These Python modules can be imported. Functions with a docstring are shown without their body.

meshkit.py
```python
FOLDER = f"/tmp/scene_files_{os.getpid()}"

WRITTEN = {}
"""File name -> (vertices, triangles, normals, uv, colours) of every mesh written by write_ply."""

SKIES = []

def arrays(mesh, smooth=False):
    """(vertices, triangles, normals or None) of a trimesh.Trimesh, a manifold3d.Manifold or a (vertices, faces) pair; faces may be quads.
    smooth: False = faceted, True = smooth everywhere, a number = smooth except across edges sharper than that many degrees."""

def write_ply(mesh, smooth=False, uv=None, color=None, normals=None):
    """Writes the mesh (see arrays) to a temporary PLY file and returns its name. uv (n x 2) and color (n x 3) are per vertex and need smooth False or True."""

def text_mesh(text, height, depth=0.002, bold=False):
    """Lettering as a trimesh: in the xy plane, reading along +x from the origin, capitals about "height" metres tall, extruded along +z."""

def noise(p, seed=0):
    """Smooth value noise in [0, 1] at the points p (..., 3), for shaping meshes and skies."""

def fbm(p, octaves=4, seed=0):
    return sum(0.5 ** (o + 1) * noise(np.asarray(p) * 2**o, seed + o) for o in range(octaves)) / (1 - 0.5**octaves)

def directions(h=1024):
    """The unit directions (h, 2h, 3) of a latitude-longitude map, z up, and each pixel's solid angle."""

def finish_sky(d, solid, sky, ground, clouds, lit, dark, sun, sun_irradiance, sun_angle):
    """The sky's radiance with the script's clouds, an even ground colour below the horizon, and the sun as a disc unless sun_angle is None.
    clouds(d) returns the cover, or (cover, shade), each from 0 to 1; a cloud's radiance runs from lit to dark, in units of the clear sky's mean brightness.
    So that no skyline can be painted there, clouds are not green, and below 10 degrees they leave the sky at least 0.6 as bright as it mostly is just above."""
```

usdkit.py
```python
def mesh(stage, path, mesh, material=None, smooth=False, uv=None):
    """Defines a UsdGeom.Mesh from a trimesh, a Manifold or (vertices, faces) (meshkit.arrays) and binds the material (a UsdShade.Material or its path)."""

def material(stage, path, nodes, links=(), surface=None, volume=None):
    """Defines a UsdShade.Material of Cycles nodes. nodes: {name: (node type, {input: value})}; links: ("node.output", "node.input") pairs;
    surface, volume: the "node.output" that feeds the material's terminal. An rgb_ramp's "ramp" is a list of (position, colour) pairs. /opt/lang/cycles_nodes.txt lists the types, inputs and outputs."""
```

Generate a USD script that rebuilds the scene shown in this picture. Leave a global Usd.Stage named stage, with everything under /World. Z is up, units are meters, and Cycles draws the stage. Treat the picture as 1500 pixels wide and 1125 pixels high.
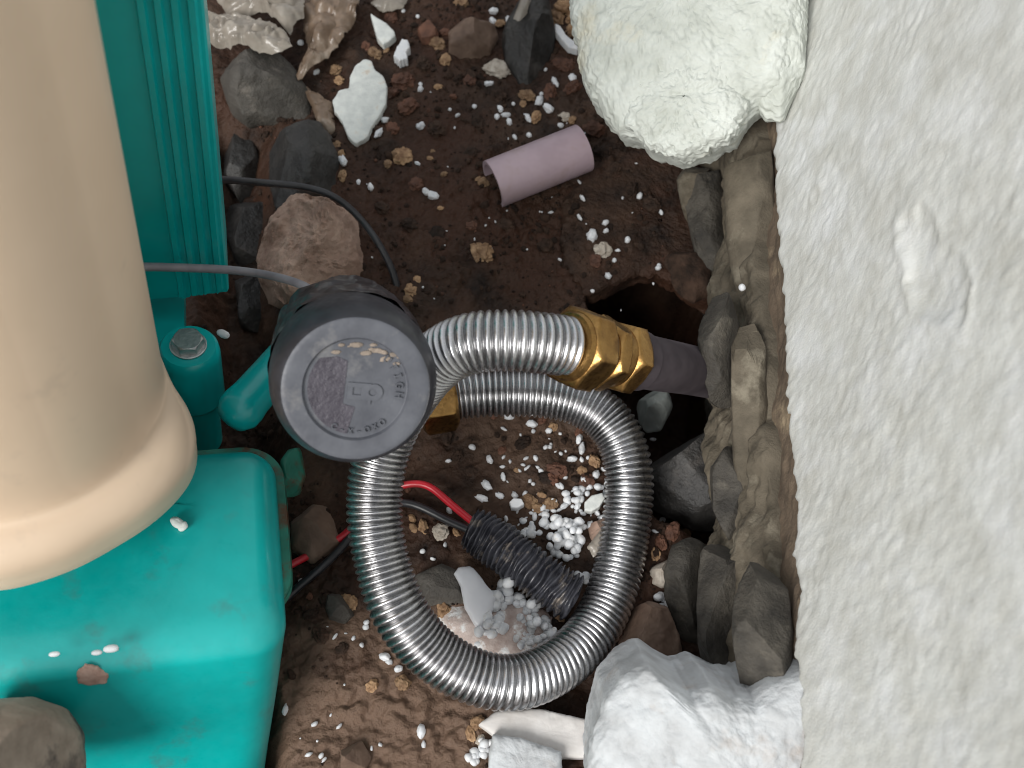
import math, random
import numpy as np, trimesh, shapely
from scipy.interpolate import CubicSpline
from pxr import Usd, UsdGeom, UsdLux, UsdShade, Gf, Sdf, Vt
import usdkit, meshkit
from meshkit import fbm, noise

stage = Usd.Stage.CreateInMemory()
UsdGeom.SetStageUpAxis(stage, UsdGeom.Tokens.z)
UsdGeom.SetStageMetersPerUnit(stage, 1.0)
UsdGeom.Xform.Define(stage, '/World')
UsdGeom.Scope.Define(stage, '/World/Looks')

# ---------------------------------------------------------------- camera
FPX = 1500.0
PITCH, ROLL = math.radians(52), math.radians(15)
R0 = np.array([1, 0, 0.]); U0 = np.array([0, math.sin(PITCH), math.cos(PITCH)]); F = np.array([0, math.cos(PITCH), -math.sin(PITCH)])
R = math.cos(ROLL) * R0 + math.sin(ROLL) * U0
U = -math.sin(ROLL) * R0 + math.cos(ROLL) * U0
C = np.array([0, 0, .50])
cam = UsdGeom.Camera.Define(stage, '/World/camera')
cam.CreateHorizontalApertureAttr(36.0); cam.CreateVerticalApertureAttr(27.0)
cam.CreateFocalLengthAttr(36.0 * FPX / 1500.0)
cam.CreateClippingRangeAttr(Gf.Vec2f(0.01, 200))
cam.CreateFStopAttr(10.0); cam.CreateFocusDistanceAttr(.535)
EXPOSURE = 1.0
cam.CreateExposureAttr(EXPOSURE)
M4 = Gf.Matrix4d(*R, 0, *U, 0, *(-F), 0, *C, 1)
cam.AddTransformOp().Set(M4)

# ---------------------------------------------------------------- sky and sun (overcast)
SUN_EL, SUN_AZ = math.radians(25), math.radians(-156)
sund = np.array([math.cos(SUN_EL) * math.sin(SUN_AZ), math.cos(SUN_EL) * math.cos(SUN_AZ), math.sin(SUN_EL)])
sky = usdkit.material(stage, '/World/Looks/sky_look', {
    's': ('sky_texture', {'sky_type': 'single_scattering', 'sun_disc': False, 'sun_elevation': SUN_EL, 'sun_rotation': SUN_AZ}),
    'tc': ('texture_coordinate', {}),
    'n': ('noise_texture', {'scale': 2.2, 'detail': 4.0, 'roughness': .55}),
    'r': ('rgb_ramp', {'ramp': [(0.0, (5.6, 5.9, 6.3)), (.45, (7.2, 7.4, 7.7)), (1.0, (9.4, 9.4, 9.4))]}),
    'm': ('mix', {'mix_type': 'mix', 'fac': .88}), 'xyz': ('separate_xyz', {}), 'el': ('map_range', {'from_min': 0., 'from_max': .9, 'to_min': .30, 'to_max': 1.15, 'clamp': True}), 'cie': ('mix', {'mix_type': 'multiply', 'fac': 1.0}),
    'b': ('background_shader', {'strength': .054})},
    [('tc.generated', 'n.vector'), ('n.fac', 'r.fac'), ('s.color', 'm.color1'), ('r.color', 'm.color2'), ('tc.generated', 'xyz.vector'), ('xyz.z', 'el.value'), ('m.color', 'cie.color1'), ('el.result', 'cie.color2'), ('cie.color', 'b.color')], surface='b.background')
dome = UsdLux.DomeLight.Define(stage, '/World/sky')
UsdShade.MaterialBindingAPI.Apply(dome.GetPrim()).Bind(sky)
dome.GetPrim().SetCustomDataByKey('kind', 'structure')
sun = UsdLux.DistantLight.Define(stage, '/World/sun')
sun.CreateIntensityAttr(.46); sun.CreateAngleAttr(30.0); sun.CreateNormalizeAttr(True); sun.CreateColorAttr(Gf.Vec3f(1.0, .98, .95))
zz = sund; xx = np.cross([0, 0, 1], zz); xx /= np.linalg.norm(xx); yy = np.cross(zz, xx)
sun.AddTransformOp().Set(Gf.Matrix4d(*xx, 0, *yy, 0, *zz, 0, *(sund * 5), 1))

# ---------------------------------------------------------------- geometry of the view and of the sloping ground
D0 = .62
NG = math.cos(math.radians(24)) * -F + math.sin(math.radians(24)) * U      # ground normal (bank sloping up towards the wall)
O0 = C + D0 * F
GX = R - (R @ NG) * NG; GX /= np.linalg.norm(GX)
GY = np.cross(NG, GX)
def ray(x, y): return (x - 750) / FPX * R - (y - 562.5) / FPX * U + F
def P(x, y, d): return C + d * ray(x, y)
def G(x, y, h=0.):
    v = ray(x, y); return C + ((O0 - C) @ NG + h) / (v @ NG) * v
def Zp(x, y, z):
    v = ray(x, y); return C + (z - C[2]) / v[2] * v
def to_px(q):
    v = np.atleast_2d(q) - C; w = v @ F
    return np.stack([750 + FPX * (v @ R) / w, 562.5 - FPX * (v @ U) / w], -1)
def dep(q): return (q - C) @ F

HOLE = shapely.Polygon([(876, 415), (866, 300), (960, 262), (1110, 270), (1160, 330), (1160, 470), (1160, 560), (1130, 660), (1020, 672), (965, 655), (940, 600), (900, 560), (872, 480)])
PIT = shapely.Polygon([(300, 160), (390, 170), (405, 300), (395, 400), (420, 470), (400, 560), (420, 700), (300, 700)])
FRONT = shapely.Polygon([(-400, 930), (-60, 930), (330, 930), (385, 1010), (400, 1125), (410, 1500), (-400, 1500)])
GAP = shapely.Polygon([(945, 590), (1090, 590), (1100, 800), (1010, 770), (960, 740)])
def plane_z(x, y):
    s = -(NG[0] * (x - O0[0]) + NG[1] * (y - O0[1])) / NG[2]
    s = np.where(s > 0, .14 * np.tanh(s / .14), .16 * np.tanh(s / .16))
    return O0[2] + s
def terrain(x, y, hole=True):
    x = np.asarray(x, float); y = np.asarray(y, float)
    z0 = plane_z(x, y); q = np.stack([x, y, np.zeros_like(x)], -1)
    z = z0 + .014 * (fbm(q * 14, 3, 3) - .5) + .007 * (fbm(q * 45, 3, 11) - .5)
    c = fbm(q * 120, 3, 21)
    z = z + .0075 * np.abs(c - .5) * (.4 + 1.2 * noise(q * 22, 5)) + .0016 * (noise(q * 420, 31) - .5)
    near = (np.abs(x) < .6) & (y > .02) & (y < 1.0)
    if near.any():
        p = to_px(np.stack([x[near], y[near], z0[near]], -1))
        qn = q[near]
        w = 14 * (fbm(qn * 60, 3, 41) - .5)
        pt = shapely.points(p[:, 0], p[:, 1])
        for poly, dpt, soft in ((HOLE, .19, 20.), (PIT, .035, 30.), (FRONT, .10, 40.), (GAP, .05, 34.)):
            if poly is HOLE and not hole: continue
            sd = shapely.distance(pt, poly.boundary) * np.where(shapely.contains(poly, pt), 1, -1) + w * 1.6
            t = np.clip(sd / soft * .5 + .35, 0, 1)
            zz_ = z[near] - dpt * t * t * (3 - 2 * t)
            z[near] = zz_
    return z
LEDGE = shapely.Polygon([(850, 436), (826, 380), (826, 290), (930, 228), (1050, 235), (1115, 300), (1120, 400), (1060, 432), (1030, 446), (1012, 440), (990, 416), (962, 405), (938, 402), (915, 410), (898, 420), (874, 434)])
LEDGE_IN = LEDGE.buffer(-6)
LEDGE_H = .0045
def gp(x, y, lift=0.):
    if LEDGE_IN.contains(shapely.Point(x, y)): return G(x, y, LEDGE_H + .0005 + lift)
    v = ray(x, y); t = np.linspace(.35, .95, 500)
    pts = C + t[:, None] * v
    dz = pts[:, 2] - terrain(pts[:, 0], pts[:, 1], False)
    k = int(np.argmax(dz < 0))
    if k == 0: return G(x, y, lift)
    a = dz[k - 1] / (dz[k - 1] - dz[k])
    return pts[k - 1] * (1 - a) + pts[k] * a + NG * lift

# ---------------------------------------------------------------- naming helpers
used = {}
def numbered(parent, name):
    k = (parent, name); n = used.get(k, 0); used[k] = n + 1
    return name if n == 0 else '%s_%03d' % (name, n)
def tag(p, label=None, cat=None, group=None, kind=None):
    for k, v in (('label', label), ('category', cat), ('group', group), ('kind', kind)):
        if v: p.SetCustomDataByKey(k, v)
    return p
LOC = {}
def thing(name, label, cat, loc=(0, 0, 0), group=None):
    x = UsdGeom.Xform.Define(stage, '/World/' + numbered('/World', name))
    x.AddTranslateOp().Set(Gf.Vec3d(*map(float, loc)))
    LOC[str(x.GetPath())] = np.asarray(loc, float)
    return tag(x.GetPrim(), label, cat, group)
def verts_faces(m):
    v, f, _ = meshkit.arrays(m, False); return v, f
def obj(name, mesh, mat, parent=None, smooth=40, **kw):
    pp = str(parent.GetPath()) if parent is not None else '/World'
    path = pp + '/' + numbered(pp, name)
    v, f = verts_faces(mesh)
    off = LOC.get(pp, np.zeros(3))
    if parent is None:
        base = np.array([v[:, 0].mean(), v[:, 1].mean(), v[:, 2].min()]); LOC[path] = base; v = v - base
    else:
        v = v - off; LOC[path] = off
    m = usdkit.mesh(stage, path, trimesh.Trimesh(v, f, process=False), MATS[mat], smooth=smooth)
    if parent is None: m.AddTranslateOp().Set(Gf.Vec3d(*map(float, base)))
    return tag(m.GetPrim(), **kw)
cat = trimesh.util.concatenate

# ---------------------------------------------------------------- materials
MATS = {}
def mat(name, c1, c2, scale=60., rough=.7, metal=0., bump=.3, bscale=300., bdist=.001, spec=.5, c3=None, s3=8., f3=(.5, .7), rough2=None, coat=0., detail=5., trans=0., random_tone=0., sss=0., tone=None):
    nd = {'tc': ('texture_coordinate', {}),
          'n': ('noise_texture', {'scale': scale, 'detail': detail, 'roughness': .6}),
          'r': ('rgb_ramp', {'ramp': [(.32, c1), (.68, c2)]}),
          'b': ('noise_texture', {'scale': bscale, 'detail': 4.0, 'roughness': .6}),
          'bp': ('bump', {'strength': bump, 'distance': bdist}),
          'p': ('principled_bsdf', {'roughness': rough, 'metallic': metal, 'specular_ior_level': spec, 'coat_weight': coat, 'coat_roughness': .15})}
    if sss: nd['p'][1].update({'subsurface_weight': sss, 'subsurface_scale': .003, 'subsurface_radius': (1., .9, .8)})
    ln = [('tc.object', 'n.vector'), ('tc.object', 'b.vector'), ('n.fac', 'r.fac'), ('b.fac', 'bp.height'), ('bp.normal', 'p.normal')]
    col = 'r.color'
    if c3 is not None:
        nd['n3'] = ('noise_texture', {'scale': s3, 'detail': 5.0, 'roughness': .65})
        nd['k3'] = ('map_range', {'from_min': f3[0], 'from_max': f3[1], 'clamp': True})
        nd['m3'] = ('mix', {'color2': c3})
        ln += [('tc.object', 'n3.vector'), ('n3.fac', 'k3.value'), ('k3.result', 'm3.fac'), (col, 'm3.color1')]
        col = 'm3.color'
    if tone is not None:
        nd['at'] = ('attribute', {'attribute': tone[0]}); nd['mt'] = ('mix', {'color2': tone[1]})
        ln += [('at.fac', 'mt.fac'), (col, 'mt.color1')]; col = 'mt.color'
    if random_tone:
        nd['oi'] = ('object_info', {}); nd['rt'] = ('map_range', {'to_min': 1 - random_tone, 'to_max': 1 + random_tone})
        nd['hv'] = ('hsv', {})
        ln += [('oi.random', 'rt.value'), ('rt.result', 'hv.value'), (col, 'hv.color')]
        col = 'hv.color'
    ln.append((col, 'p.base_color'))
    if rough2 is not None:
        nd['rr'] = ('map_range', {'from_min': .3, 'from_max': .7, 'to_min': rough, 'to_max': rough2})
        ln += [('b.fac', 'rr.value'), ('rr.result', 'p.roughness')]
    surf = 'p.BSDF'
    if trans:
        nd['tr'] = ('transparent_bsdf', {}); nd['mx'] = ('mix_closure', {'fac': trans})
        ln += [('p.BSDF', 'mx.closure1'), ('tr.BSDF', 'mx.closure2')]; surf = 'mx.closure'
    MATS[name] = usdkit.material(stage, '/World/Looks/' + name, nd, ln, surface=surf)
mat('dirt', (.009, .005, .0032), (.062, .034, .021), scale=38, rough=.72, spec=.25, bump=.9, bscale=420, bdist=.0016, c3=(.046, .020, .011), s3=13, f3=(.45, .62), rough2=.5, detail=8, tone=('clay', (.135, .085, .058)))
mat('crumb', (.010, .006, .004), (.062, .036, .024), scale=90, spec=.25, rough=.8, bump=.6, bscale=700, random_tone=.5)
mat('tan_crumb', (.13, .065, .028), (.42, .27, .15), scale=160, rough=.7, bump=.6, bscale=900, random_tone=.3)
mat('grey_crumb', (.30, .25, .20), (.52, .47, .40), scale=200, rough=.75, bump=.6, bscale=900)
mat('red_crumb', (.055, .022, .012), (.145, .062, .035), scale=120, rough=.75, bump=.6, bscale=700, random_tone=.25)
mat('foam', (.60, .62, .65), (.74, .74, .73), random_tone=.12, c3=(.46, .38, .29), s3=120, f3=(.60, .78), scale=240, rough=.55, bump=.3, bscale=900, sss=.15)
mat('foam_old', (.50, .52, .50), (.70, .72, .68), scale=140, rough=.7, bump=.4, bscale=900, c3=(.45, .36, .27), s3=70, f3=(.58, .74))
mat('plaster', (.47, .468, .43), (.58, .588, .562), scale=55, rough=.75, bump=.4, bscale=700, bdist=.0008, c3=(.63, .64, .635), s3=26, f3=(.5, .72), detail=6)
mat('plaster_green', (.41, .43, .385), (.56, .585, .545), scale=45, rough=.75, bump=.35, bscale=520, bdist=.0008, c3=(.52, .49, .38), s3=20, f3=(.55, .72))
mat('chunk_plaster', (.40, .41, .415), (.55, .575, .59), scale=60, rough=.75, bump=.5, bscale=500, bdist=.001, c3=(.38, .33, .29), s3=22, f3=(.54, .70))
mat('mortar', (.075, .053, .035), (.150, .110, .075), scale=60, rough=.85, bump=.7, bscale=500, c3=(.26, .20, .13), s3=35, f3=(.52, .66))
mat('concrete', (.060, .049, .033), (.135, .112, .08), scale=60, rough=.85, bump=.6, bscale=600, c3=(.20, .175, .13), s3=45, f3=(.56, .70))
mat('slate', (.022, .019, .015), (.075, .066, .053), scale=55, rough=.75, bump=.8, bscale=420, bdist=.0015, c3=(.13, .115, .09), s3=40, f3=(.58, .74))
mat('dark_or_shaded_rock', (.012, .0115, .011), (.038, .035, .032), scale=60, rough=.55, bump=.7, bscale=420, bdist=.0015, c3=(.07, .062, .055), s3=50, f3=(.55, .7))
mat('grey_rock', (.034, .030, .025), (.072, .064, .054), scale=60, rough=.7, bump=.7, bscale=450, bdist=.0015, c3=(.14, .12, .10), s3=60, f3=(.58, .75))
mat('tan_rock', (.24, .15, .11), (.44, .31, .24), scale=45, rough=.85, bump=.8, bscale=380, bdist=.0018, c3=(.15, .075, .045), s3=35, f3=(.53, .68))
mat('brown_rock', (.09, .055, .038), (.21, .14, .10), scale=50, rough=.7, bump=.6, bscale=400, c3=(.26, .19, .14), s3=40, f3=(.56, .7))
mat('hole_rock', (.14, .15, .14), (.26, .28, .26), scale=60, rough=.8, bump=.6, bscale=400)
mat('teal', (.001, .33, .325), (.002, .44, .435), scale=14, rough=.30, bump=.10, bscale=70, bdist=.001, coat=.25)
mat('teal_base', (.0005, .30, .285), (.001, .42, .40), scale=14, rough=.30, bump=.12, bscale=140, bdist=.001, coat=.25, rough2=.5, c3=(.05, .20, .185), s3=38, f3=(.58, .82))
mat('green_old', (.01, .12, .085), (.03, .25, .18), scale=50, rough=.5, bump=.3, c3=(.10, .05, .025), s3=60, f3=(.5, .62))
mat('rust', (.07, .032, .016), (.19, .10, .055), scale=120, rough=.85, bump=.6, c3=(.03, .16, .12), s3=45, f3=(.5, .62))
mat('rust_patch', (.28, .17, .13), (.46, .33, .27), scale=160, rough=.8, bump=.5)
mat('beige', (.64, .495, .355), (.70, .55, .405), c3=(.52, .41, .31), s3=26, f3=(.60, .85), scale=10, rough=.42, bump=.06, bscale=260, bdist=.0006, coat=.05)
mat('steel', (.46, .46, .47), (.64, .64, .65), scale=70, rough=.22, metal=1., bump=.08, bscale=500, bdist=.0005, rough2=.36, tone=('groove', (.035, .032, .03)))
mat('zinc', (.34, .36, .36), (.52, .53, .52), scale=200, rough=.38, metal=.9, bump=.3, bscale=600)
mat('brass', (.23, .125, .04), (.42, .25, .088), scale=70, rough=.24, metal=1., bump=.2, bscale=350, rough2=.42, c3=(.14, .075, .03), s3=90, f3=(.5, .72))
mat('cap_face', (.062, .066, .08), (.105, .111, .128), scale=70, rough=.42, bump=.25, bscale=350, bdist=.0006, c3=(.22, .215, .21), s3=48, f3=(.55, .78), rough2=.6)
mat('cap_grey', (.009, .0095, .013), (.024, .025, .032), scale=70, coat=.1, rough=.36, bump=.15, bscale=350, bdist=.0006, c3=(.10, .10, .105), s3=42, f3=(.56, .78), rough2=.55)
mat('cap_dark', (.035, .03, .042), (.075, .068, .085), scale=120, rough=.45, bump=.6, bscale=500, bdist=.001)
mat('mud', (.17, .14, .115), (.33, .27, .22), scale=200, rough=.9, bump=.6, bscale=900)
mat('black_film', (.012, .012, .015), (.035, .032, .034), scale=50, rough=.22, bump=.3, bscale=160, bdist=.002, c3=(.13, .12, .12), s3=55, f3=(.56, .75))
mat('black_rubber', (.012, .012, .014), (.03, .03, .034), scale=90, rough=.38, bump=.1)
mat('grey_cable', (.17, .16, .18), (.25, .24, .26), scale=90, rough=.45, bump=.1)
mat('red_cable', (.42, .012, .022), (.58, .02, .035), scale=90, rough=.32, bump=.1, c3=(.25, .03, .03), s3=60)
mat('conduit', (.016, .016, .021), (.055, .056, .066), scale=110, rough=.17, bump=.35, bscale=300, bdist=.001, c3=(.26, .22, .18), s3=75, f3=(.55, .72))
mat('purple_pvc', (.31, .235, .265), (.40, .31, .345), scale=40, rough=.42, bump=.15, bscale=300, c3=(.26, .19, .18), s3=40, f3=(.5, .75))
mat('dark_pvc', (.040, .032, .037), (.065, .054, .06), scale=60, rough=.75, spec=.2, bump=.2)
mat('brown_film', (.13, .085, .055), (.27, .20, .145), scale=40, rough=.28, bump=.3, bscale=120, bdist=.002, trans=.22, c3=(.38, .32, .26), s3=45, f3=(.55, .7))
mat('clear_film', (.22, .19, .155), (.40, .36, .31), scale=45, rough=.22, bump=.4, bscale=110, bdist=.002, trans=.30)
mat('white_plastic', (.62, .63, .66), (.74, .74, .76), scale=40, rough=.3, bump=.1, trans=.10, sss=.2)
mat('foam_board', (.50, .47, .44), (.66, .64, .62), scale=50, rough=.7, bump=.2)
mat('pink_crust', (.32, .24, .21), (.56, .48, .44), scale=110, rough=.8, bump=.6, bscale=500, c3=(.70, .70, .69), s3=70, f3=(.52, .6))
mat('stub_stone', (.15, .115, .085), (.30, .25, .20), scale=45, rough=.8, bump=.5, c3=(.06, .05, .045), s3=25, f3=(.5, .6))

# ---------------------------------------------------------------- shape helpers
def catmull(pts, n):
    pts = np.asarray(pts, float); t = np.r_[0, np.cumsum(np.linalg.norm(np.diff(pts, axis=0), axis=1))]
    cs = CubicSpline(t, pts); s = np.linspace(0, t[-1], 4000); q = cs(s)
    L = np.r_[0, np.cumsum(np.linalg.norm(np.diff(q, axis=0), axis=1))]
    return np.stack([np.interp(np.linspace(0, L[-1], n), L, q[:, k]) for k in range(3)], 1), L[-1]
def frames(c):
    T = np.gradient(c, axis=0); T /= np.linalg.norm(T, axis=1, keepdims=True)
    a = np.cross(T[0], [0, 0, 1.]);
    if np.linalg.norm(a) < .1: a = np.cross(T[0], [0, 1., 0])
    a /= np.linalg.norm(a); A = [a]
    for i in range(1, len(c)):
        a = a - (a @ T[i]) * T[i]; a = a / np.linalg.norm(a); A.append(a)
    A = np.array(A); return T, A, np.cross(T, A)
def grid_faces(n, m, wrap=True):
    i = np.arange(n - 1)[:, None]; j = np.arange(m if wrap else m - 1)[None]; k = (j + 1) % m
    a, b, c, d = i * m + j, i * m + k, (i + 1) * m + k, (i + 1) * m + j
    return np.concatenate([np.stack([a, b, c], -1).reshape(-1, 3), np.stack([a, c, d], -1).reshape(-1, 3)])
def tube(c, rad, m=16, caps=True):
    c = np.asarray(c); n = len(c); T, A, B = frames(c)
    rad = np.broadcast_to(np.asarray(rad, float).reshape(-1, 1) if np.ndim(rad) else np.full((n, 1), rad), (n, 1))
    th = np.arange(m) / m * 2 * np.pi
    v = c[:, None] + rad[..., None] * (np.cos(th)[None, :, None] * A[:, None] + np.sin(th)[None, :, None] * B[:, None])
    v = v.reshape(-1, 3); f = grid_faces(n, m)
    if caps:
        v = np.vstack([v, c[0], c[-1]]); a = np.arange(m); b = (a + 1) % m
        f = np.vstack([f, np.stack([np.full(m, n * m), b, a], 1), np.stack([np.full(m, n * m + 1), (n - 1) * m + a, (n - 1) * m + b], 1)])
    return trimesh.Trimesh(v, f, process=False)
def basis(axis, up=(0, 0, 1.)):
    a = np.asarray(axis, float); a = a / np.linalg.norm(a)
    x = np.cross(up, a)
    if np.linalg.norm(x) < .1: x = np.cross([0, 1., 0], a)
    x /= np.linalg.norm(x); return x, np.cross(a, x), a
def lathe(origin, axis, prof, m=64, jitter=None, cap=True, up=(0, 0, 1.), sides=None):
    """prof: (radius, height) list along the axis; sides: across-flats hexagon instead of a circle."""
    x, y, a = basis(axis, up); prof = np.asarray(prof, float)
    th = np.arange(m) / m * 2 * np.pi
    k = np.ones(m)
    if sides:
        w = 2 * np.pi / sides; k = 1 / np.cos((th + w / 2) % w - w / 2)
    v = []
    for r, h in prof:
        ring = np.asarray(origin) + a * h + (np.cos(th)[:, None] * x + np.sin(th)[:, None] * y) * (r * k)[:, None]
        v.append(ring)
    v = np.vstack(v); f = grid_faces(len(prof), m)
    if cap:
        n = len(prof); v = np.vstack([v, np.asarray(origin) + a * prof[0][1], np.asarray(origin) + a * prof[-1][1]])
        i = np.arange(m); j = (i + 1) % m
        f = np.vstack([f, np.stack([np.full(m, n * m), j, i], 1), np.stack([np.full(m, n * m + 1), (n - 1) * m + i, (n - 1) * m + j], 1)])
    return trimesh.Trimesh(v, f, process=False)
def hexnut(origin, axis, af, length, up, chamfer=.0022, m=96):
    """A chamfered hexagon: the corners are cut by a cone at both ends."""
    x, y, a = basis(axis, up); th = np.arange(m) / m * 2 * np.pi
    w = np.pi / 3; hexr = af / 2 / np.cos((th + w / 2) % w - w / 2)
    v = []; rows = [0, .35, 1, 1.7, 2.6]
    hs = [r_ * chamfer * .5 for r_ in rows]; hs = hs + [length - h for h in hs[::-1]]
    for h in hs:
        e = min(h, length - h); lim = af / 2 * .955 + e * 1.5
        rr = np.minimum(hexr, lim)
        v.append(np.asarray(origin) + a * h + (np.cos(th)[:, None] * x + np.sin(th)[:, None] * y) * rr[:, None])
    n = len(hs); v = np.vstack(v); f = grid_faces(n, m)
    v = np.vstack([v, np.asarray(origin), np.asarray(origin) + a * length]); i = np.arange(m); j = (i + 1) % m
    f = np.vstack([f, np.stack([np.full(m, n * m), j, i], 1), np.stack([np.full(m, n * m + 1), (n - 1) * m + i, (n - 1) * m + j], 1)])
    return trimesh.Trimesh(v, f, process=False)
def star(poly, c, nt, rough=0., seed=0):
    """Boundary radius of a star-shaped outline about c for nt angles."""
    ang = np.arange(nt) / nt * 2 * np.pi; out = []
    ring = shapely.LinearRing(poly)
    L = 5 * max(np.ptp(poly[:, 0]), np.ptp(poly[:, 1]))
    for a in ang:
        hit = shapely.LineString([c, c + L * np.array([math.cos(a), math.sin(a)])]).intersection(ring)
        if hit.is_empty: out.append(out[-1] if out else L * .1); continue
        ds = [np.hypot(g.x - c[0], g.y - c[1]) if g.geom_type == 'Point' else 0 for g in getattr(hit, 'geoms', [hit])]
        out.append(max(ds))
    out = np.array(out)
    q = np.stack([np.cos(ang) * 9, np.sin(ang) * 9, np.full(nt, seed * 3.7)], 1)
    return out * (1 + rough * 2 * (fbm(q, 3, seed) - .5))
def lump(poly, H, frame=None, center=None, under=.25, nr=14, nt=56, power=2.4, edge=.03, nz=((.10, 60), (.05, 200)), facets=0, seed=0, lift=0., flat=0.):
    """A solid with the outline poly (pixels of the photograph laid on a plane of the scene), domed by H along the plane's normal."""
    poly = np.asarray(poly, float)
    if center is None:
        g = shapely.Polygon(poly).buffer(0); center = np.array([g.centroid.x, g.centroid.y])
    center = np.asarray(center, float)
    if frame is None:
        o = gp(*center, 0.); d = (o - O0) @ NG
        frame = (lambda x, y: G(x, y, d + lift), NG)
    fn, nrm = frame
    W = np.array([fn(*p) for p in poly]); cw = fn(*center)
    ex = GX - (GX @ nrm) * nrm; ex /= np.linalg.norm(ex); ey = np.cross(nrm, ex)
    loc = np.stack([(W - cw) @ ex, (W - cw) @ ey], 1)
    Rr = star(loc, np.zeros(2), nt, edge, seed)
    th = np.arange(nt) / nt * 2 * np.pi; rho = np.sin(np.linspace(0, 1, nr) * np.pi / 2)[1:]
    size = Rr.mean()
    rows = []
    for s, hh in ((1, H), (-1, -under * H)):
        rr = rho if s > 0 else rho[::-1][1:]
        for r_ in rr:
            rows.append((r_, hh * (1 - r_ ** power) ** (1 / power) if r_ < 1 else 0.))
    v = []
    for r_, h in rows: v.append(np.stack([r_ * Rr * np.cos(th), r_ * Rr * np.sin(th), np.full(nt, h)], 1))
    v = np.vstack(v); v = np.vstack([v, [0, 0, H], [0, 0, -under * H]])
    n = len(rows); f = grid_faces(n, nt); i = np.arange(nt); j = (i + 1) % nt
    f = np.vstack([f, np.stack([np.full(nt, n * nt), i, j], 1)[:, ::1], np.stack([np.full(nt, n * nt + 1), (n - 1) * nt + j, (n - 1) * nt + i], 1)])
    rng = np.random.default_rng(seed)
    for _ in range(facets):
        d = rng.normal(size=3); d[2] = abs(d[2]) * .9 + .15; d /= np.linalg.norm(d)
        e = v @ d; m_ = e.max() * rng.uniform(.62, .88)
        v = v - np.maximum(e - m_, 0)[:, None] * d
    up = np.clip(v[:, 2] / max(H, 1e-6), 0, 1)
    for k, (amp, sc) in enumerate(nz):
        q = (cw + v) * sc
        v[:, 2] += amp * H * 2 * (fbm(q, 3, seed * 7 + k) - .5) * np.where(v[:, 2] >= 0, 1, .3)
        v[:, :2] += (v[:, :2] / (np.linalg.norm(v[:, :2], axis=1, keepdims=True) + 1e-9)) * (amp * .25 * size * 2 * (fbm(q + 50, 2, seed * 7 + k + 3) - .5))[:, None] * (np.linalg.norm(v[:, :2], axis=1, keepdims=True) / size).clip(0, 1)
    w = cw + v[:, :1] * ex + v[:, 1:2] * ey + v[:, 2:] * nrm
    m = trimesh.Trimesh(w, f, process=False)
    if m.volume < 0: m.invert()
    return m
ICO1, ICO2, ICO3 = (trimesh.creation.icosphere(subdivisions=k) for k in (1, 2, 3))
def nugget(c, size, seed, stretch=(1, 1, .8), rough=.25, ico=None, rot=None, freq=1.6):
    ico = ico or ICO2; rng = np.random.default_rng(seed); v = ico.vertices.copy()
    v = v * (1 + rough * 2 * (fbm(v * freq + seed * 5.3, 3, seed) - .5))[:, None]
    v = v * np.asarray(stretch)
    a = rng.uniform(0, 2 * np.pi) if rot is None else rot
    v = np.stack([v[:, 0] * math.cos(a) - v[:, 1] * math.sin(a), v[:, 0] * math.sin(a) + v[:, 1] * math.cos(a), v[:, 2]], 1) * size
    return trimesh.Trimesh(np.asarray(c) + v[:, :1] * GX + v[:, 1:2] * GY + v[:, 2:] * NG, ico.faces.copy(), process=False)

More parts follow.
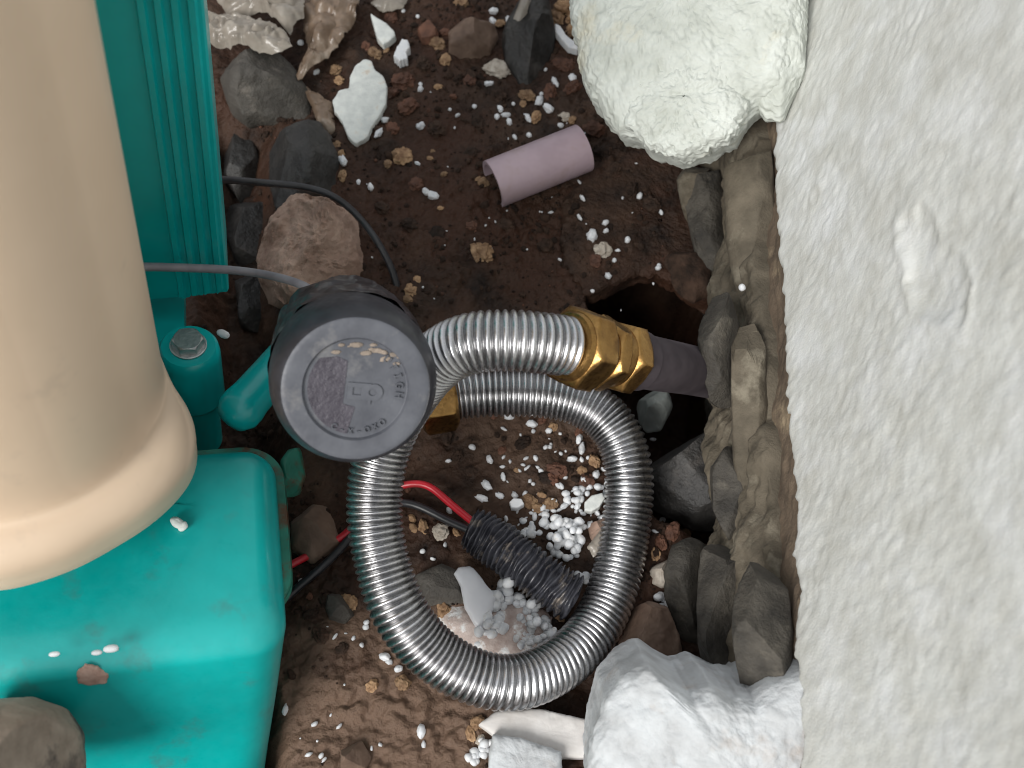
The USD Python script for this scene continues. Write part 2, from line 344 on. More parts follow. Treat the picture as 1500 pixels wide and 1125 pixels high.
# ---------------------------------------------------------------- ground
def axis_coords(a, b, step, far):
    inner = np.arange(a, b, step); out = np.geomspace(step * 1.2, far, 46)
    return np.r_[(a - np.cumsum(np.diff(np.r_[0, out])))[::-1], inner, b + np.cumsum(np.diff(np.r_[0, out]))]
gxs, gys = axis_coords(-.36, .24, .0012, 40.), axis_coords(.06, .82, .0012, 40.)
XX, YY = np.meshgrid(gxs, gys, indexing='ij')
ZZ = terrain(XX.ravel(), YY.ravel())
gv = np.stack([XX.ravel(), YY.ravel(), ZZ], 1)
gp_ = to_px(np.stack([XX.ravel(), YY.ravel(), plane_z(XX.ravel(), YY.ravel())], -1)); inr = (np.abs(XX.ravel()) < .6) & (YY.ravel() > .03) & (YY.ravel() < 1)
clay = np.zeros(len(gp_)); cq = np.stack([XX.ravel(), YY.ravel(), 0 * ZZ], -1)[inr]
for (px0, py0, rx, ry, am) in ((560, 1060, 190, 150, 1.), (760, 660, 140, 90, .45), (700, 900, 120, 80, .5), (450, 700, 60, 80, .3)):
    dd = np.hypot((gp_[inr, 0] - px0) / rx, (gp_[inr, 1] - py0) / ry) + 1.6 * (fbm(cq * 40, 4, 91) - .5)
    clay[inr] = np.maximum(clay[inr], am * np.clip((1.1 - dd) / .5, 0, 1))
gm = usdkit.mesh(stage, '/World/ground', trimesh.Trimesh(gv, grid_faces(len(gxs), len(gys), False), process=False), MATS['dirt'], smooth=True)
UsdGeom.PrimvarsAPI(gm).CreatePrimvar('clay', Sdf.ValueTypeNames.FloatArray, 'vertex').Set(Vt.FloatArray.FromNumpy(clay.astype(np.float32)))
tag(gm.GetPrim(), 'dark brown damp dirt trench floor sloping up to the wall', 'ground', kind='structure')

# soil crumbs: uncountable
rng = np.random.default_rng(7)
import scipy.interpolate
pi = UsdGeom.PointInstancer.Define(stage, '/World/soil_crumbs')
protos = []
for k in range(5):
    q = ICO1.vertices * np.array([1, .8, .65]); q = q * (1 + .8 * (fbm(ICO1.vertices * 1.7 + k * 9, 2, k) - .5))[:, None]
    mm = usdkit.mesh(stage, '/World/soil_crumbs/crumb_%03d' % k, trimesh.Trimesh(q, ICO1.faces, process=False), MATS['crumb'] if k != 3 else MATS['red_crumb'], smooth=False)
    protos.append(mm.GetPath())
pi.CreatePrototypesRel().SetTargets(protos)
NC = 11000
cx = rng.uniform(-.22, .2, NC * 2); cy = rng.uniform(.12, .78, NC * 2)
dens = fbm(np.stack([cx * 22, cy * 22, cx * 0], 1), 3, 77)
keep = rng.uniform(size=len(cx)) < np.clip((dens - .32) * 2.6, .05, 1); cx, cy = cx[keep][:NC], cy[keep][:NC]
sz = np.clip(rng.lognormal(math.log(.00095), .5, len(cx)), .0004, .0048)
cz = terrain(cx, cy) + sz * .15
cl_ = scipy.interpolate.RegularGridInterpolator((gxs, gys), clay.reshape(XX.shape))(np.c_[cx, cy])
ok_ = (cz > terrain(cx, cy, False) - .02) & (rng.uniform(size=len(cx)) > cl_ * 1.1); gpx_ = to_px(np.stack([cx, cy, plane_z(cx, cy)], -1)); onl_ = shapely.contains(LEDGE_IN, shapely.points(gpx_[:, 0], gpx_[:, 1])); cz = np.where(onl_, plane_z(cx, cy) + LEDGE_H / NG[2] + sz * .1, cz); ok_ |= onl_
cx, cy, sz, cz = cx[ok_], cy[ok_], sz[ok_], cz[ok_]
pi.CreatePositionsAttr(Vt.Vec3fArray.FromNumpy(np.stack([cx, cy, cz], 1).astype(np.float32)))
pi.CreateScalesAttr(Vt.Vec3fArray.FromNumpy(np.repeat(sz[:, None], 3, 1).astype(np.float32)))
pi.CreateProtoIndicesAttr(Vt.IntArray.FromNumpy(rng.choice(5, len(cx), p=[.24, .24, .24, .04, .24]).astype(np.int32)))
qs = rng.normal(size=(len(cx), 4)); qs /= np.linalg.norm(qs, axis=1, keepdims=True)
pi.CreateOrientationsAttr(Vt.QuathArray([Gf.Quath(float(a), float(b), float(c), float(d)) for a, b, c, d in qs]))
tag(pi.GetPrim(), 'small dark brown soil crumbs strewn all over the dirt floor', 'soil', kind='stuff')

# crust of dirt that overhangs the hole on its far side
led = lump(list(LEDGE.exterior.coords)[:-1], LEDGE_H + .002, frame=(lambda x, y: G(x, y, -.002), NG), center=(965, 330), under=1.8, nr=70, nt=300, power=7.0, edge=.05, nz=((.34, 45), (.26, 130), (.16, 400)), seed=17)
obj('soil_ledge', led, 'dirt', None, smooth=True, label='crust of dark soil overhanging the far side of the dark hole', cat='soil')

# ---------------------------------------------------------------- plaster wall and its foundation
EOFF = .10
EA = P(1128, 180, dep(G(1128, 180)) - EOFF); EB = P(1158, 900, dep(G(1158, 900)) - EOFF)
Edir = EB - EA; ELEN = np.linalg.norm(Edir); Edir /= ELEN            # along the lower plaster edge, towards the viewer
hn = np.cross(Edir, [0, 0, 1.]); hn /= np.linalg.norm(hn)
if hn @ (C - EA) < 0: hn = -hn
LEAN = math.radians(10)
WUP = math.cos(LEAN) * np.array([0, 0, 1.]) - math.sin(LEAN) * hn
WN = np.cross(Edir, WUP); WN /= np.linalg.norm(WN)
if WN @ (C - EA) < 0: WN = -WN
WUP = np.cross(WN, Edir); WUP *= np.sign(WUP[2])
def on_wall(x, y, h=0.):
    v = ray(x, y); t = ((EA + h * WN - C) @ WN) / (v @ WN); return C + t * v
def wall_st(q): q = q - EA; return q @ Edir, q @ WUP
wall = thing('plaster_wall', 'rough whitish plastered wall with crumbling lower edge along the dirt trench', 'wall', EA)
sA = np.r_[np.linspace(-1.2, -.22, 30), np.arange(-.215, .42, .0016), np.linspace(.43, 1.1, 24)]
arc = np.linspace(0, np.pi / 2, 8)
tt = np.r_[np.arange(.36, .0069, -.0016)]
prof = [(t, 0.) for t in np.linspace(1.0, .37, 14)] + [(t, 0.) for t in tt] + [(.006 - .006 * math.sin(a), -.006 + .006 * math.cos(a)) for a in arc] + [(0., -.012), (0., -.03), (0., -.06)]
prof = np.array(prof)
S, TT = np.meshgrid(sA, np.arange(len(prof)), indexing='ij')
tp, dp = prof[TT.astype(int), 0], prof[TT.astype(int), 1]
q3 = np.stack([S, tp, dp], -1)
lowf = np.clip(1 - tp / .05, 0, 1)
g_s, g_t = wall_st(on_wall(1365, 395))
du, dv = S - g_s, tp - g_t
ca, sa_ = math.cos(.35), math.sin(.35)
ga = (du * ca + dv * sa_) / .040; gb = (-du * sa_ + dv * ca) / .013
gouge = np.clip(1 - (ga ** 2 + gb ** 2), 0, 1)
disp = .005 * (fbm(q3 * np.array([9, 9, 9]), 2, 1) - .5) + .0011 * (fbm(q3 * np.array([60, 36, 50]), 3, 2) - .5) + .0010 * (fbm(q3 * np.array([300, 260, 180]), 3, 3) - .5) * (.35 + 1.3 * fbm(q3 * 24, 2, 29))
disp = disp + .0007 * np.clip(noise(q3 * np.array([260, 210, 300]), 9) - .70, 0, 1) * 3 * noise(q3 * 31, 19)
ga = ga + .5 * (fbm(q3 * 60, 2, 15) - .5); gb = gb + 1.1 * (fbm(q3 * 70, 2, 16) - .5); gouge = np.clip(1 - (ga ** 2 + gb ** 2), 0, 1) * np.clip(.6 - gb * .5, 0, 1)
disp = disp - .0035 * gouge ** .7 + .0008 * np.exp(-((np.sqrt(ga ** 2 + gb ** 2) - 1.05) / .14) ** 2)
ragged = .010 * (fbm(np.stack([S * 26, S * 0, S * 0], -1), 3, 5) - .5) + .0065 * (fbm(np.stack([S * 130, S * 0 + 3, S * 0], -1), 3, 6) - .5) - .0035 * np.clip(noise(np.stack([S * 190, S * 0, S * 0 + 7], -1), 8) - .72, 0, 1) * 3
tp2 = tp + ragged * np.clip(1 - tp / .03, 0, 1)
wv = EA + S[..., None] * Edir + tp2[..., None] * WUP + (dp + disp)[..., None] * WN
wf = grid_faces(len(sA), len(prof), False)
wm = trimesh.Trimesh(wv.reshape(-1, 3), wf, process=False)
if wm.face_normals[len(wf) // 4] @ WN < 0: wm.invert()
obj('plaster_coat', wm, 'plaster', wall, smooth=True)

# foundation face below: a vertical band of tan concrete with a brown mortar strip right under the plaster
FN = hn
def band(t0, t1, back0, back1, seed, amp, edge_amp, nt=40, s0=-.5, s1=.7, ds=.002):
    s = np.arange(s0, s1, ds); t = np.linspace(0, 1, nt)
    Sg, Tg = np.meshgrid(s, t, indexing='ij')
    e0 = edge_amp * 2 * (fbm(np.stack([Sg * 40, Sg * 0, Sg * 0 + seed], -1), 3, seed) - .5)
    e1 = edge_amp * 2 * (fbm(np.stack([Sg * 34, Sg * 0 + 5, Sg * 0 + seed], -1), 3, seed + 1) - .5)
    z = (t0 + e0) * (1 - Tg) + (t1 + e1) * Tg
    bulge = .004 * (1 - (2 * Tg - 1) ** 8)
    q = np.stack([Sg, z, Sg * 0], -1)
    d = -(back0 * (1 - Tg) + back1 * Tg) + bulge + amp * 2 * (fbm(q * 45, 4, seed + 2) - .5) + amp * .5 * (fbm(q * 260, 2, seed + 3) - .5)
    rim = (Tg < .001) | (Tg > .999)
    d = np.where(rim, d - .02, d)
    v = EA + Sg[..., None] * Edir + z[..., None] * np.array([0, 0, 1.]) + d[..., None] * FN
    m = trimesh.Trimesh(v.reshape(-1, 3), grid_faces(len(s), nt, False), process=False)
    if m.face_normals[len(m.faces) // 4] @ FN < 0: m.invert()
    return m
obj('mortar_strip', band(.012, -.026, .009, .008, 61, .003, .003), 'mortar', wall, smooth=True)
obj('concrete_band', band(-.016, -.088, .001, -.009, 71, .009, .006), 'concrete', wall, smooth=True)
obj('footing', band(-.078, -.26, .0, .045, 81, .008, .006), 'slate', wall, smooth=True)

def at_depth(d, nrm=None):
    nrm = -F if nrm is None else nrm
    o = C + d * F
    def fn(x, y):
        v = ray(x, y); return C + ((o - C) @ nrm) / (v @ nrm) * v
    return (fn, nrm)
def through(px_, d, nrm):
    o = P(*px_, d); nrm = nrm / np.linalg.norm(nrm)
    def fn(x, y):
        v = ray(x, y); return C + ((o - C) @ nrm) / (v @ nrm) * v
    return (fn, nrm)
# the plaster bulge at the far end of the trench
bul = [(1168, -260), (1178, 60), (1160, 156), (1118, 166), (1096, 182), (1078, 212), (1045, 228), (1000, 240), (960, 228), (915, 208), (885, 178), (858, 130), (846, 60), (838, -20), (860, -140), (980, -260)]
bm = lump(bul, .034, frame=through((1000, 60), .605, -F + .30 * hn), center=(1010, 10), under=.6, nr=120, nt=460, power=4.2, edge=.05,
          nz=((.10, 25), (.05, 95), (.05, 260), (.03, 560)), seed=5)
obj('plaster_bulge', bm, 'plaster_green', wall, smooth=True)
for k, (pl_, dd_, hh_, cc_) in enumerate((([(1040, -220), (1188, -220), (1180, 110), (1148, 172), (1122, 172), (1098, 140), (1080, 60)], .578, .014, (1140, 0)), ([(930, 100), (1000, 70), (1070, 90), (1096, 160), (1070, 206), (1038, 222), (1002, 236), (955, 222), (915, 180)], .580, .012, (1005, 150)))):
    obj('plaster_bulge', lump(pl_, hh_, frame=through(cc_, dd_, -F + .3 * hn), center=cc_, under=2.0, nr=70, nt=320, power=2.6, edge=.08, nz=((.22, 45), (.16, 160), (.14, 380)), seed=51 + k), 'plaster_green', wall, smooth=True)

# stones of the foundation
def fstone(poly, d, H, matn, seed, label=None, nrm=None, **kw):
    kw.setdefault('facets', 5); kw.setdefault('nr', 22); kw.setdefault('nt', 84)
    c = np.mean(np.asarray(poly, float), axis=0); v = ray(*c)
    pd_ = ((EA + .006 * hn - C) @ hn) / (v @ hn); d = min(pd_, dep(G(*c)) - .002) - d
    m = lump(poly, H, frame=through(c, d, -F * .75 + hn * .5 if nrm is None else nrm), under=.8, seed=seed, **{'nz': ((.07, 60), (.05, 220)), **kw})
    return obj('foundation_stone', m, matn, wall, smooth=30, label=label)
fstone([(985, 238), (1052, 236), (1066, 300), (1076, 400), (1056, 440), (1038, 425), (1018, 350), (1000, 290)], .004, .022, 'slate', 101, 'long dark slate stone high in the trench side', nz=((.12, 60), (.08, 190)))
fstone([(990, 236), (1038, 240), (1030, 300), (1012, 345), (1000, 300)], .012, .012, 'concrete', 102, 'pale wedge of stone under the plaster bulge', nz=((.12, 60), (.08, 190)))
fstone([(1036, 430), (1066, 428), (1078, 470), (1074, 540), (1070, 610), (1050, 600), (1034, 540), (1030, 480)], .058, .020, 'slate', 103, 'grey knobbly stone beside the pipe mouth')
fstone([(1072, 455), (1110, 445), (1122, 520), (1124, 640), (1120, 760), (1100, 790), (1082, 760), (1074, 640)], -.004, .009, 'concrete', 104, 'long tan slab along the trench side', nz=((.10, 50), (.08, 150)), facets=4)
fstone([(1060, 250), (1100, 190), (1130, 200), (1136, 330), (1128, 440), (1080, 440), (1066, 360)], -.004, .009, 'concrete', 105, 'brownish tan stone below the plaster bulge', nz=((.10, 50), (.08, 150)), facets=4)
fstone([(925, 672), (960, 655), (1010, 640), (1062, 618), (1078, 690), (1075, 760), (1040, 790), (1000, 770), (955, 745)], -.012, .020, 'dark_or_shaded_rock', 106, 'wide slab just below the dark hole, its shade put into its colour', facets=6)  # slab lies in shadow; that shade is painted in by the darker rock material
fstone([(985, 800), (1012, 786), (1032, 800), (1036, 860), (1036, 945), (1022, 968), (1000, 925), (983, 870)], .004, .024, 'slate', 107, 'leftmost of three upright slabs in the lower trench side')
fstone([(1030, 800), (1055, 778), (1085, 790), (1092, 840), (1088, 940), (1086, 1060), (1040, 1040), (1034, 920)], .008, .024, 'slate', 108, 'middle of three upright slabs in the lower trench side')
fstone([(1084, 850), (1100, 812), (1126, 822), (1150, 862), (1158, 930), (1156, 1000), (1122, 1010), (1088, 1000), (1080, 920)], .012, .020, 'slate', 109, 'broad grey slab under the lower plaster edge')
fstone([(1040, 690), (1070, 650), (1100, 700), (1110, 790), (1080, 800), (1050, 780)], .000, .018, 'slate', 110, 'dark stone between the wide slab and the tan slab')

# ---------------------------------------------------------------- loose stones
def stone(poly, H, matn, label, seed, name='stone', cat_='stone', **kw):
    kw.setdefault('facets', 7); kw.setdefault('nr', 20); kw.setdefault('nt', 72)
    return obj(name, lump(poly, H, seed=seed, under=.5, **kw), matn, None, smooth=32, label=label, cat=cat_)
stone([(378, 385), (400, 340), (430, 308), (465, 292), (500, 296), (528, 325), (548, 370), (535, 420), (470, 440), (420, 455), (386, 440)], .040, 'tan_rock', 'rough pinkish tan stone behind the grey cap', 201, nz=((.14, 45), (.10, 160), (.05, 420)), nr=34, nt=130, facets=9)
stone([(330, 100), (358, 76), (400, 83), (432, 108), (454, 140), (456, 166), (430, 180), (385, 176), (362, 182), (338, 165), (326, 130)], .032, 'grey_rock', 'dark grey brown boulder touching the brown plastic scraps', 202, nr=28, nt=110)
stone([(393, 192), (430, 180), (470, 182), (490, 205), (498, 240), (490, 285), (440, 302), (404, 312), (390, 260)], .022, 'dark_or_shaded_rock', 'flat charcoal stone below the grey brown boulder', 203, nr=26, nt=100)
stone([(330, 185), (366, 186), (380, 230), (384, 275), (355, 300), (330, 265)], .020, 'dark_or_shaded_rock', 'narrow charcoal stone next to the teal finned housing', 204)
stone([(335, 290), (380, 285), (404, 320), (390, 385), (350, 395), (330, 350)], .018, 'dark_or_shaded_rock', 'black wet stone left of the tan stone', 205)
stone([(345, 400), (390, 405), (402, 450), (390, 490), (352, 480)], .016, 'dark_or_shaded_rock', 'black stone below the wet black one beside the housing', 206)
stone([(658, 48), (688, 28), (714, 30), (730, 55), (716, 82), (685, 94), (658, 84)], .026, 'brown_rock', 'rounded brown stone near the top of the dirt floor', 207)
stone([(735, 62), (752, 30), (765, 12), (788, -6), (806, 22), (813, 60), (808, 102), (790, 133), (764, 132), (740, 98)], .030, 'dark_or_shaded_rock', 'tall blackish stone beside the plaster bulge', 208, nr=26, nt=100)
stone([(612, 50), (628, 36), (644, 46), (640, 66), (620, 70)], .012, 'red_crumb', 'small reddish stone left of the rounded brown stone', 209)
stone([(965, 372), (1005, 352), (1040, 390), (1045, 432), (1015, 445), (985, 425)], .010, 'crumb', 'brown clod overhanging the dark hole', 210)
obj('stone', lump([(930, 590), (948, 572), (978, 570), (984, 600), (970, 628), (948, 632), (935, 615)], .016, frame=through((955, 600), .63, NG), seed=211, under=.8, facets=7, nr=18, nt=64), 'hole_rock', None, smooth=30, label='pale grey green stone in the dark hole under the brass nuts', cat='stone')
stone([(903, 940), (925, 892), (950, 882), (975, 893), (990, 930), (1002, 965), (980, 985), (945, 990), (912, 975)], .030, 'brown_rock', 'round brownish stone outside the lower right bend of the steel hose', 212, nr=28, nt=110)
stone([(600, 838), (640, 822), (672, 838), (690, 880), (660, 905), (620, 885)], .010, 'grey_rock', 'flat dark grey stone inside the hose loop', 213)
stone([(425, 745), (470, 725), (505, 760), (500, 800), (460, 830), (428, 810)], .014, 'brown_rock', 'brown stone between the teal base and the hose', 214)
stone([(500, 1100), (530, 1085), (545, 1110), (530, 1140), (500, 1135)], .012, 'brown_rock', 'pale brown pebble at the bottom edge left of the hose', 215)
stone([(640, 900), (690, 872), (740, 862), (800, 895), (845, 935), (790, 985), (700, 975), (655, 935)], .007, 'pink_crust', 'pinkish crust under the foam inside the hose loop', 216)
stone([(480, 870), (500, 872), (520, 900), (500, 920), (476, 905)], .010, 'grey_rock', 'small grey stone left of the hose', 217)
stone([(860, 770), (885, 760), (905, 785), (895, 815), (870, 812)], .010, 'tan_rock', 'pinkish stone touching the inner right side of the hose loop', 218)
stone([(960, 820), (985, 815), (990, 850), (970, 862), (945, 850)], .010, 'grey_crumb', 'greyish flake outside the right side of the hose loop', 219)
# knob-like weathered stone at the bottom left corner
sl = lump([(-60, 1070), (-20, 1025), (40, 1022), (85, 1040), (108, 1075), (112, 1140), (100, 1230), (-20, 1240), (-70, 1150)], .04, frame=through((40, 1100), .43, -F * .8 + np.array([0, 0, 1.]) * .4), seed=221, under=.9, facets=3, nr=26, nt=100, nz=((.05, 40), (.03, 150)))
obj('stone', sl, 'stub_stone', None, smooth=35, label='weathered brown rounded stone at the front of the teal pump base', cat='stone')

# ---------------------------------------------------------------- water pump
PC = np.array([-.2307, .2473]); PA = math.radians(23)
pu, pv = np.array([math.cos(PA), math.sin(PA), 0]), np.array([-math.sin(PA), math.cos(PA), 0])
def pw(u, v, z): return np.array([PC[0], PC[1], 0]) + u * pu + v * pv + np.array([0, 0, z])
def to_pump(m):
    v = np.asarray(m.vertices); m.vertices = np.array([PC[0], PC[1], 0]) + v[:, :1] * pu + v[:, 1:2] * pv + v[:, 2:] * np.array([0, 0, 1.]); return m
def rrect(u0, u1, v0, v1, r, n=10):
    return np.asarray(shapely.box(u0 + r, v0 + r, u1 - r, v1 - r).buffer(r, quad_segs=n).exterior.coords)[:-1]
def loft(rings):
    n, m = len(rings), len(rings[0][0]); v = np.vstack([np.c_[r_, np.full(m, z)] for r_, z in rings]); f = grid_faces(n, m)
    c0, c1 = rings[0][0].mean(0), rings[-1][0].mean(0)
    v = np.vstack([v, [*c0, rings[0][1]], [*c1, rings[-1][1]]]); i = np.arange(m); j = (i + 1) % m
    f = np.vstack([f, np.stack([np.full(m, n * m), j, i], 1), np.stack([np.full(m, n * m + 1), (n - 1) * m + i, (n - 1) * m + j], 1)])
    t = trimesh.Trimesh(v, f, process=False)
    if t.volume < 0: t.invert()
    return t
pump = thing('water_pump', 'teal cast water pump with a beige motor cover at the left of the trench', 'water pump', (PC[0], PC[1], -.06))
ZT = .046; re = .012
rings = [(rrect(-.125, .090, -.215, -.024, .017), -.24), (rrect(-.125, .100, -.183, -.023, .017), -.12), (rrect(-.127, .110, -.157, -.021, .017), -.05), (rrect(-.129, .117, -.141, -.0195, .017), -.005), (rrect(-.13, .121, -.132, -.0185, .017), ZT - re - .006)]
for a in np.linspace(0, np.pi / 2, 10):
    i_ = re * (1 - math.cos(a)); rings.append((rrect(-.13 + i_, .122 - i_, -.130 + i_ * 1.7, -.018 - i_, max(.017 - i_, .005)), ZT - re + re * math.sin(a)))
for k in (.006, .02, .035): rings.append((rrect(-.13 + re + k, .122 - re - k, -.130 + 1.7 * re + k, -.018 - re - min(k, .02), .004), ZT + .0002))
def densify(ring, n=300):
    ls = shapely.LinearRing(ring); return np.array([ls.interpolate(t, normalized=True).coords[0] for t in np.arange(n) / n])
obj('base_casting', to_pump(loft([(densify(r_), z) for r_, z in rings])), 'teal_base', pump)
# flange seam along the back and right side: a rusty gasket between two lips
def lip(z0, z1, grow, matn, name, seed):
    g = grow
    ring = densify(rrect(-.13 - g, .1215 + g, -.108, -.0175 + g, .017 + g), 400)
    ring = ring * (1 + .002 * (fbm(np.c_[ring * 160, ring[:, :1] * 0 + seed], 2, seed)[:, None] - .5))
    return obj(name, to_pump(loft([(ring, z0), (ring * 1.004, (z0 + z1) / 2), (ring, z1)])), matn, pump)
lip(.023, .0275, .0050, 'green_old', 'seam_lip', 3); lip(.0275, .0305, .0032, 'rust', 'gasket', 4); lip(.0305, .0340, .0046, 'green_old', 'seam_lip', 5)
# rust patch, thin crust on the front face
q = Zp(135, 990, .0)
def on_front(x, y):
    v = ray(x, y); o = pw(0, -.1346, .02); fnn = -pv + .33 * np.array([0, 0, 1.]); t = ((o - C) @ fnn) / (v @ fnn); return C + t * v
obj('rust_patch', lump([(112, 985), (125, 973), (142, 976), (160, 988), (156, 1000), (130, 1004), (114, 1000)], .0014, frame=(lambda x, y: on_front(x, y), (-pv + .33 * np.array([0, 0, 1.])) / math.hypot(1, .33)), under=1.2, seed=31, edge=.12), 'rust_patch', pump)
# beige motor cover
RF = .0888
SC = (.5 - .076) / .45; CC = PC * SC; RB = .0706 * SC; ZF = .026
tr = np.array([Zp(x, y, .076)[:2] - CC for x, y in ((-60, 873), (0, 866), (50, 852), (100, 836), (167, 800), (233, 757), (265, 725), (283, 700), (290, 668), (287, 640), (276, 618), (258, 601))])
tu, tv = tr @ pu[:2], tr @ pv[:2]
ta, trr = np.arctan2(tv, tu), np.hypot(tu, tv)
o_ = np.argsort(ta); ta, trr = ta[o_], trr[o_]
ang = np.arange(240) / 240 * 2 * np.pi - np.pi
fold_ = np.where(ang < -np.pi / 2, -np.pi - ang, np.where(ang > np.pi / 2, np.pi - ang, ang))     # mirror left to right
rho_ = np.interp(fold_, np.r_[ta, ta[-1] + .25], np.r_[trr, RB + .001])
rho_ = np.where(fold_ < ta[0], trr[0], rho_)
k_ = np.exp(-.5 * (np.arange(-9, 10) / 3.) ** 2); k_ /= k_.sum()
rho_ = np.convolve(np.r_[rho_[-9:], rho_, rho_[:9]], k_, 'valid')
rho_ = np.maximum(rho_, RB + .001)
cp = [(.86, .0475, 0), (.985, .0475, 0), (1., .0490, 0), (1., .054, .0), (1.004, .0585, .0), (1.006, .063, .01), (1.005, .067, .06), (1., .0700, .16), (1., .0722, .30), (1., .0738, .46), (1., .0748, .62), (1., .0754, .76), (1., .0762, .86), (1., .0775, .93), (1., .080, .965), (1., .085, .99)]
cp += [(1., .09 + .02 * k, 1) for k in range(14)] + [(.96, .362, 1), (.85, .37, 1), (.3, .374, 1)]
cv = np.vstack([np.c_[((rho_ * (1 - t) + (RB + .0006 - .0006 * min(1, (z - .05) / .2)) * t) * g)[:, None] * np.c_[np.cos(ang), np.sin(ang)], np.full(240, z + ZF)] for g, z, t in cp])
cf = grid_faces(len(cp), 240); i_ = np.arange(240); j_ = (i_ + 1) % 240; n_ = len(cp)
cv = np.vstack([cv, [0, 0, cp[0][1] + ZF], [0, 0, cp[-1][1] + ZF]])
cs_ = (CC - PC) @ pu[:2], (CC - PC) @ pv[:2]; cv = cv + [cs_[0], cs_[1], 0]
obj('motor_seat', to_pump(loft([(np.c_[np.cos(ang), np.sin(ang)] * .064 + np.array(cs_), ZT - .002), (np.c_[np.cos(ang), np.sin(ang)] * .064 + np.array(cs_), .0745)])), 'teal', pump)
cf = np.vstack([cf, np.stack([np.full(240, n_ * 240), j_, i_], 1), np.stack([np.full(240, n_ * 240 + 1), (n_ - 1) * 240 + i_, (n_ - 1) * 240 + j_], 1)])
obj('motor_cover', to_pump(trimesh.Trimesh(cv, cf, process=False)), 'beige', pump, smooth=50)
# finned housing behind
u0, u1, v0, v1 = .022, .1035, .0700, .118
pts2 = [(u0, v1), (u0, v0), (.0765, v0)]
for k in range(4):
    a = .0765 + k * .0066
    pts2 += [(a + .0004, v0 - .0002), (a + .0011, v0 - .0026), (a + .0037, v0 - .0028), (a + .0046, v0 - .0006), (a + .0062, v0 - .0002)]
pts2 += [(u1 - .001, v0), (u1, v0 + .002), (u1, v1)]
pp = shapely.Polygon(pts2)
hm = trimesh.creation.extrude_polygon(pp, .34, engine='earcut')
hv = np.asarray(hm.vertices); low = hv[:, 2] < .001
hv[low, 2] += np.clip((hv[low, 0] - .05) / .05, 0, 1) * .010 + .0025 * np.sin(hv[low, 0] * 900) * (hv[low, 0] > .06)
hm.vertices = hv + [0, 0, .056]
obj('finned_housing', to_pump(hm), 'teal', pump, smooth=25)
# bracket plate under the housing, boss with bolt
brk = trimesh.creation.box((.060, .045, .012)); brk.apply_translation([.048, .076, .034]); obj('bracket', to_pump(brk), 'teal', pump)
BP = pw(.0815, .037, 0)
obj('boss', lathe(BP, (0, 0, 1), [(.0118, -.03), (.0122, .0085), (.0122, .013), (.0152, .0152), (.0160, .0175), (.0160, .052), (.0154, .0565), (.0138, .0588), (.004, .0592)], m=64), 'teal', pump)
bolt = obj('bolt', hexnut(BP + [0, 0, .0590], (0, 0, 1), .0145, .0062, pu, .0014), 'zinc', pump, smooth=20)
obj('washer', lathe(BP + [0, 0, .0588], (0, 0, 1), [(.0092, 0), (.0095, .0004), (.0095, .0012), (.0090, .0016)], m=48), 'zinc', bolt)
# outlet stub rising to the valve
s0, s1 = P(350, 602, .535), P(440, 500, .565)
ax = s1 - s0
obj('outlet_stub', lathe(s0, ax, [(.003, -.0085), (.0085, -.0065), (.0118, -.001), (.0120, .004), (.0112, .010), (.0108, .03), (.0108, np.linalg.norm(ax))], m=56), 'teal', pump)
obj('side_lug', lump([(412, 660), (438, 655), (446, 700), (436, 730), (416, 728)], .012, frame=through((428, 690), .555, -F), seed=33, under=1.2, facets=4), 'green_old', pump)

# ---------------------------------------------------------------- grey cap on the check valve
fc, bc = P(522, 572, .425), P(506, 508, .500)
ca_ = fc - bc; CL = np.linalg.norm(ca_); ca_ /= CL
RC = 126.5 / FPX * .425
valve = thing('capped_valve', 'round grey plastic screw cap on a valve beside the teal pump', 'valve', bc)
b0 = bc
capm = obj('cap', lathe(b0, ca_, [(RC * .90, CL * .50), (RC * .97, CL * .52), (RC * .985, CL * .6), (RC * 1.0, CL * .72), (RC * .995, CL * .80), (RC * .975, CL * .875), (RC * .935, CL * .93), (RC * .905, CL * .958), (RC * .878, CL * .973), (RC * .86, CL * .980), (RC * .854, CL * .979), (RC * .84, CL * .94), (RC * .3, CL * .95)], m=144), 'cap_grey', valve, smooth=45)
obj('cap_face', lathe(b0, ca_, [(RC * .855, CL * .965), (RC * .855, CL * .980), (RC * .84, CL * .985), (RC * .80, CL * .9875), (RC * .74, CL * .9875), (RC * .62, CL * .987), (RC * .607, CL * .979), (RC * .597, CL * .968), (RC * .585, CL * .966), (RC * .3, CL * .966), (RC * .05, CL * .966), (.00002, CL * .966)], m=144, cap=False), 'cap_face', capm, smooth=45)
cx_, cy_ = R - (R @ ca_) * ca_, None
cx_ /= np.linalg.norm(cx_); cy_ = np.cross(ca_, cx_)
def on_cap(m, h=.966):
    v = np.asarray(m.vertices); m.vertices = b0 + ca_ * CL * h + v[:, :1] * cx_ + v[:, 1:2] * cy_ + v[:, 2:] * ca_; return m
def arc_text(txt, r, a0, step, height, inward=True):
    out = []
    for k, ch in enumerate(txt):
        if ch == ' ': continue
        t = meshkit.text_mesh(ch, height, .0011, True); t.apply_translation([-t.bounds[:, 0].mean(), -height / 2, -.0001])
        a = a0 - k * step
        rot = a - math.pi / 2 if inward else a + math.pi / 2
        t.apply_transform(trimesh.transformations.rotation_matrix(rot, [0, 0, 1])); t.apply_translation([r * math.cos(a), r * math.sin(a), 0]); out.append(t)
    return cat(out)
obj('lettering', on_cap(arc_text('UTIGH', RC * .505, math.radians(42), math.radians(13.5), RC * .085)), 'cap_face', capm, smooth=False)
obj('lettering', on_cap(arc_text('C-X-OXO', RC * .51, math.radians(238), math.radians(-11), RC * .07, False)), 'cap_face', capm, smooth=False)
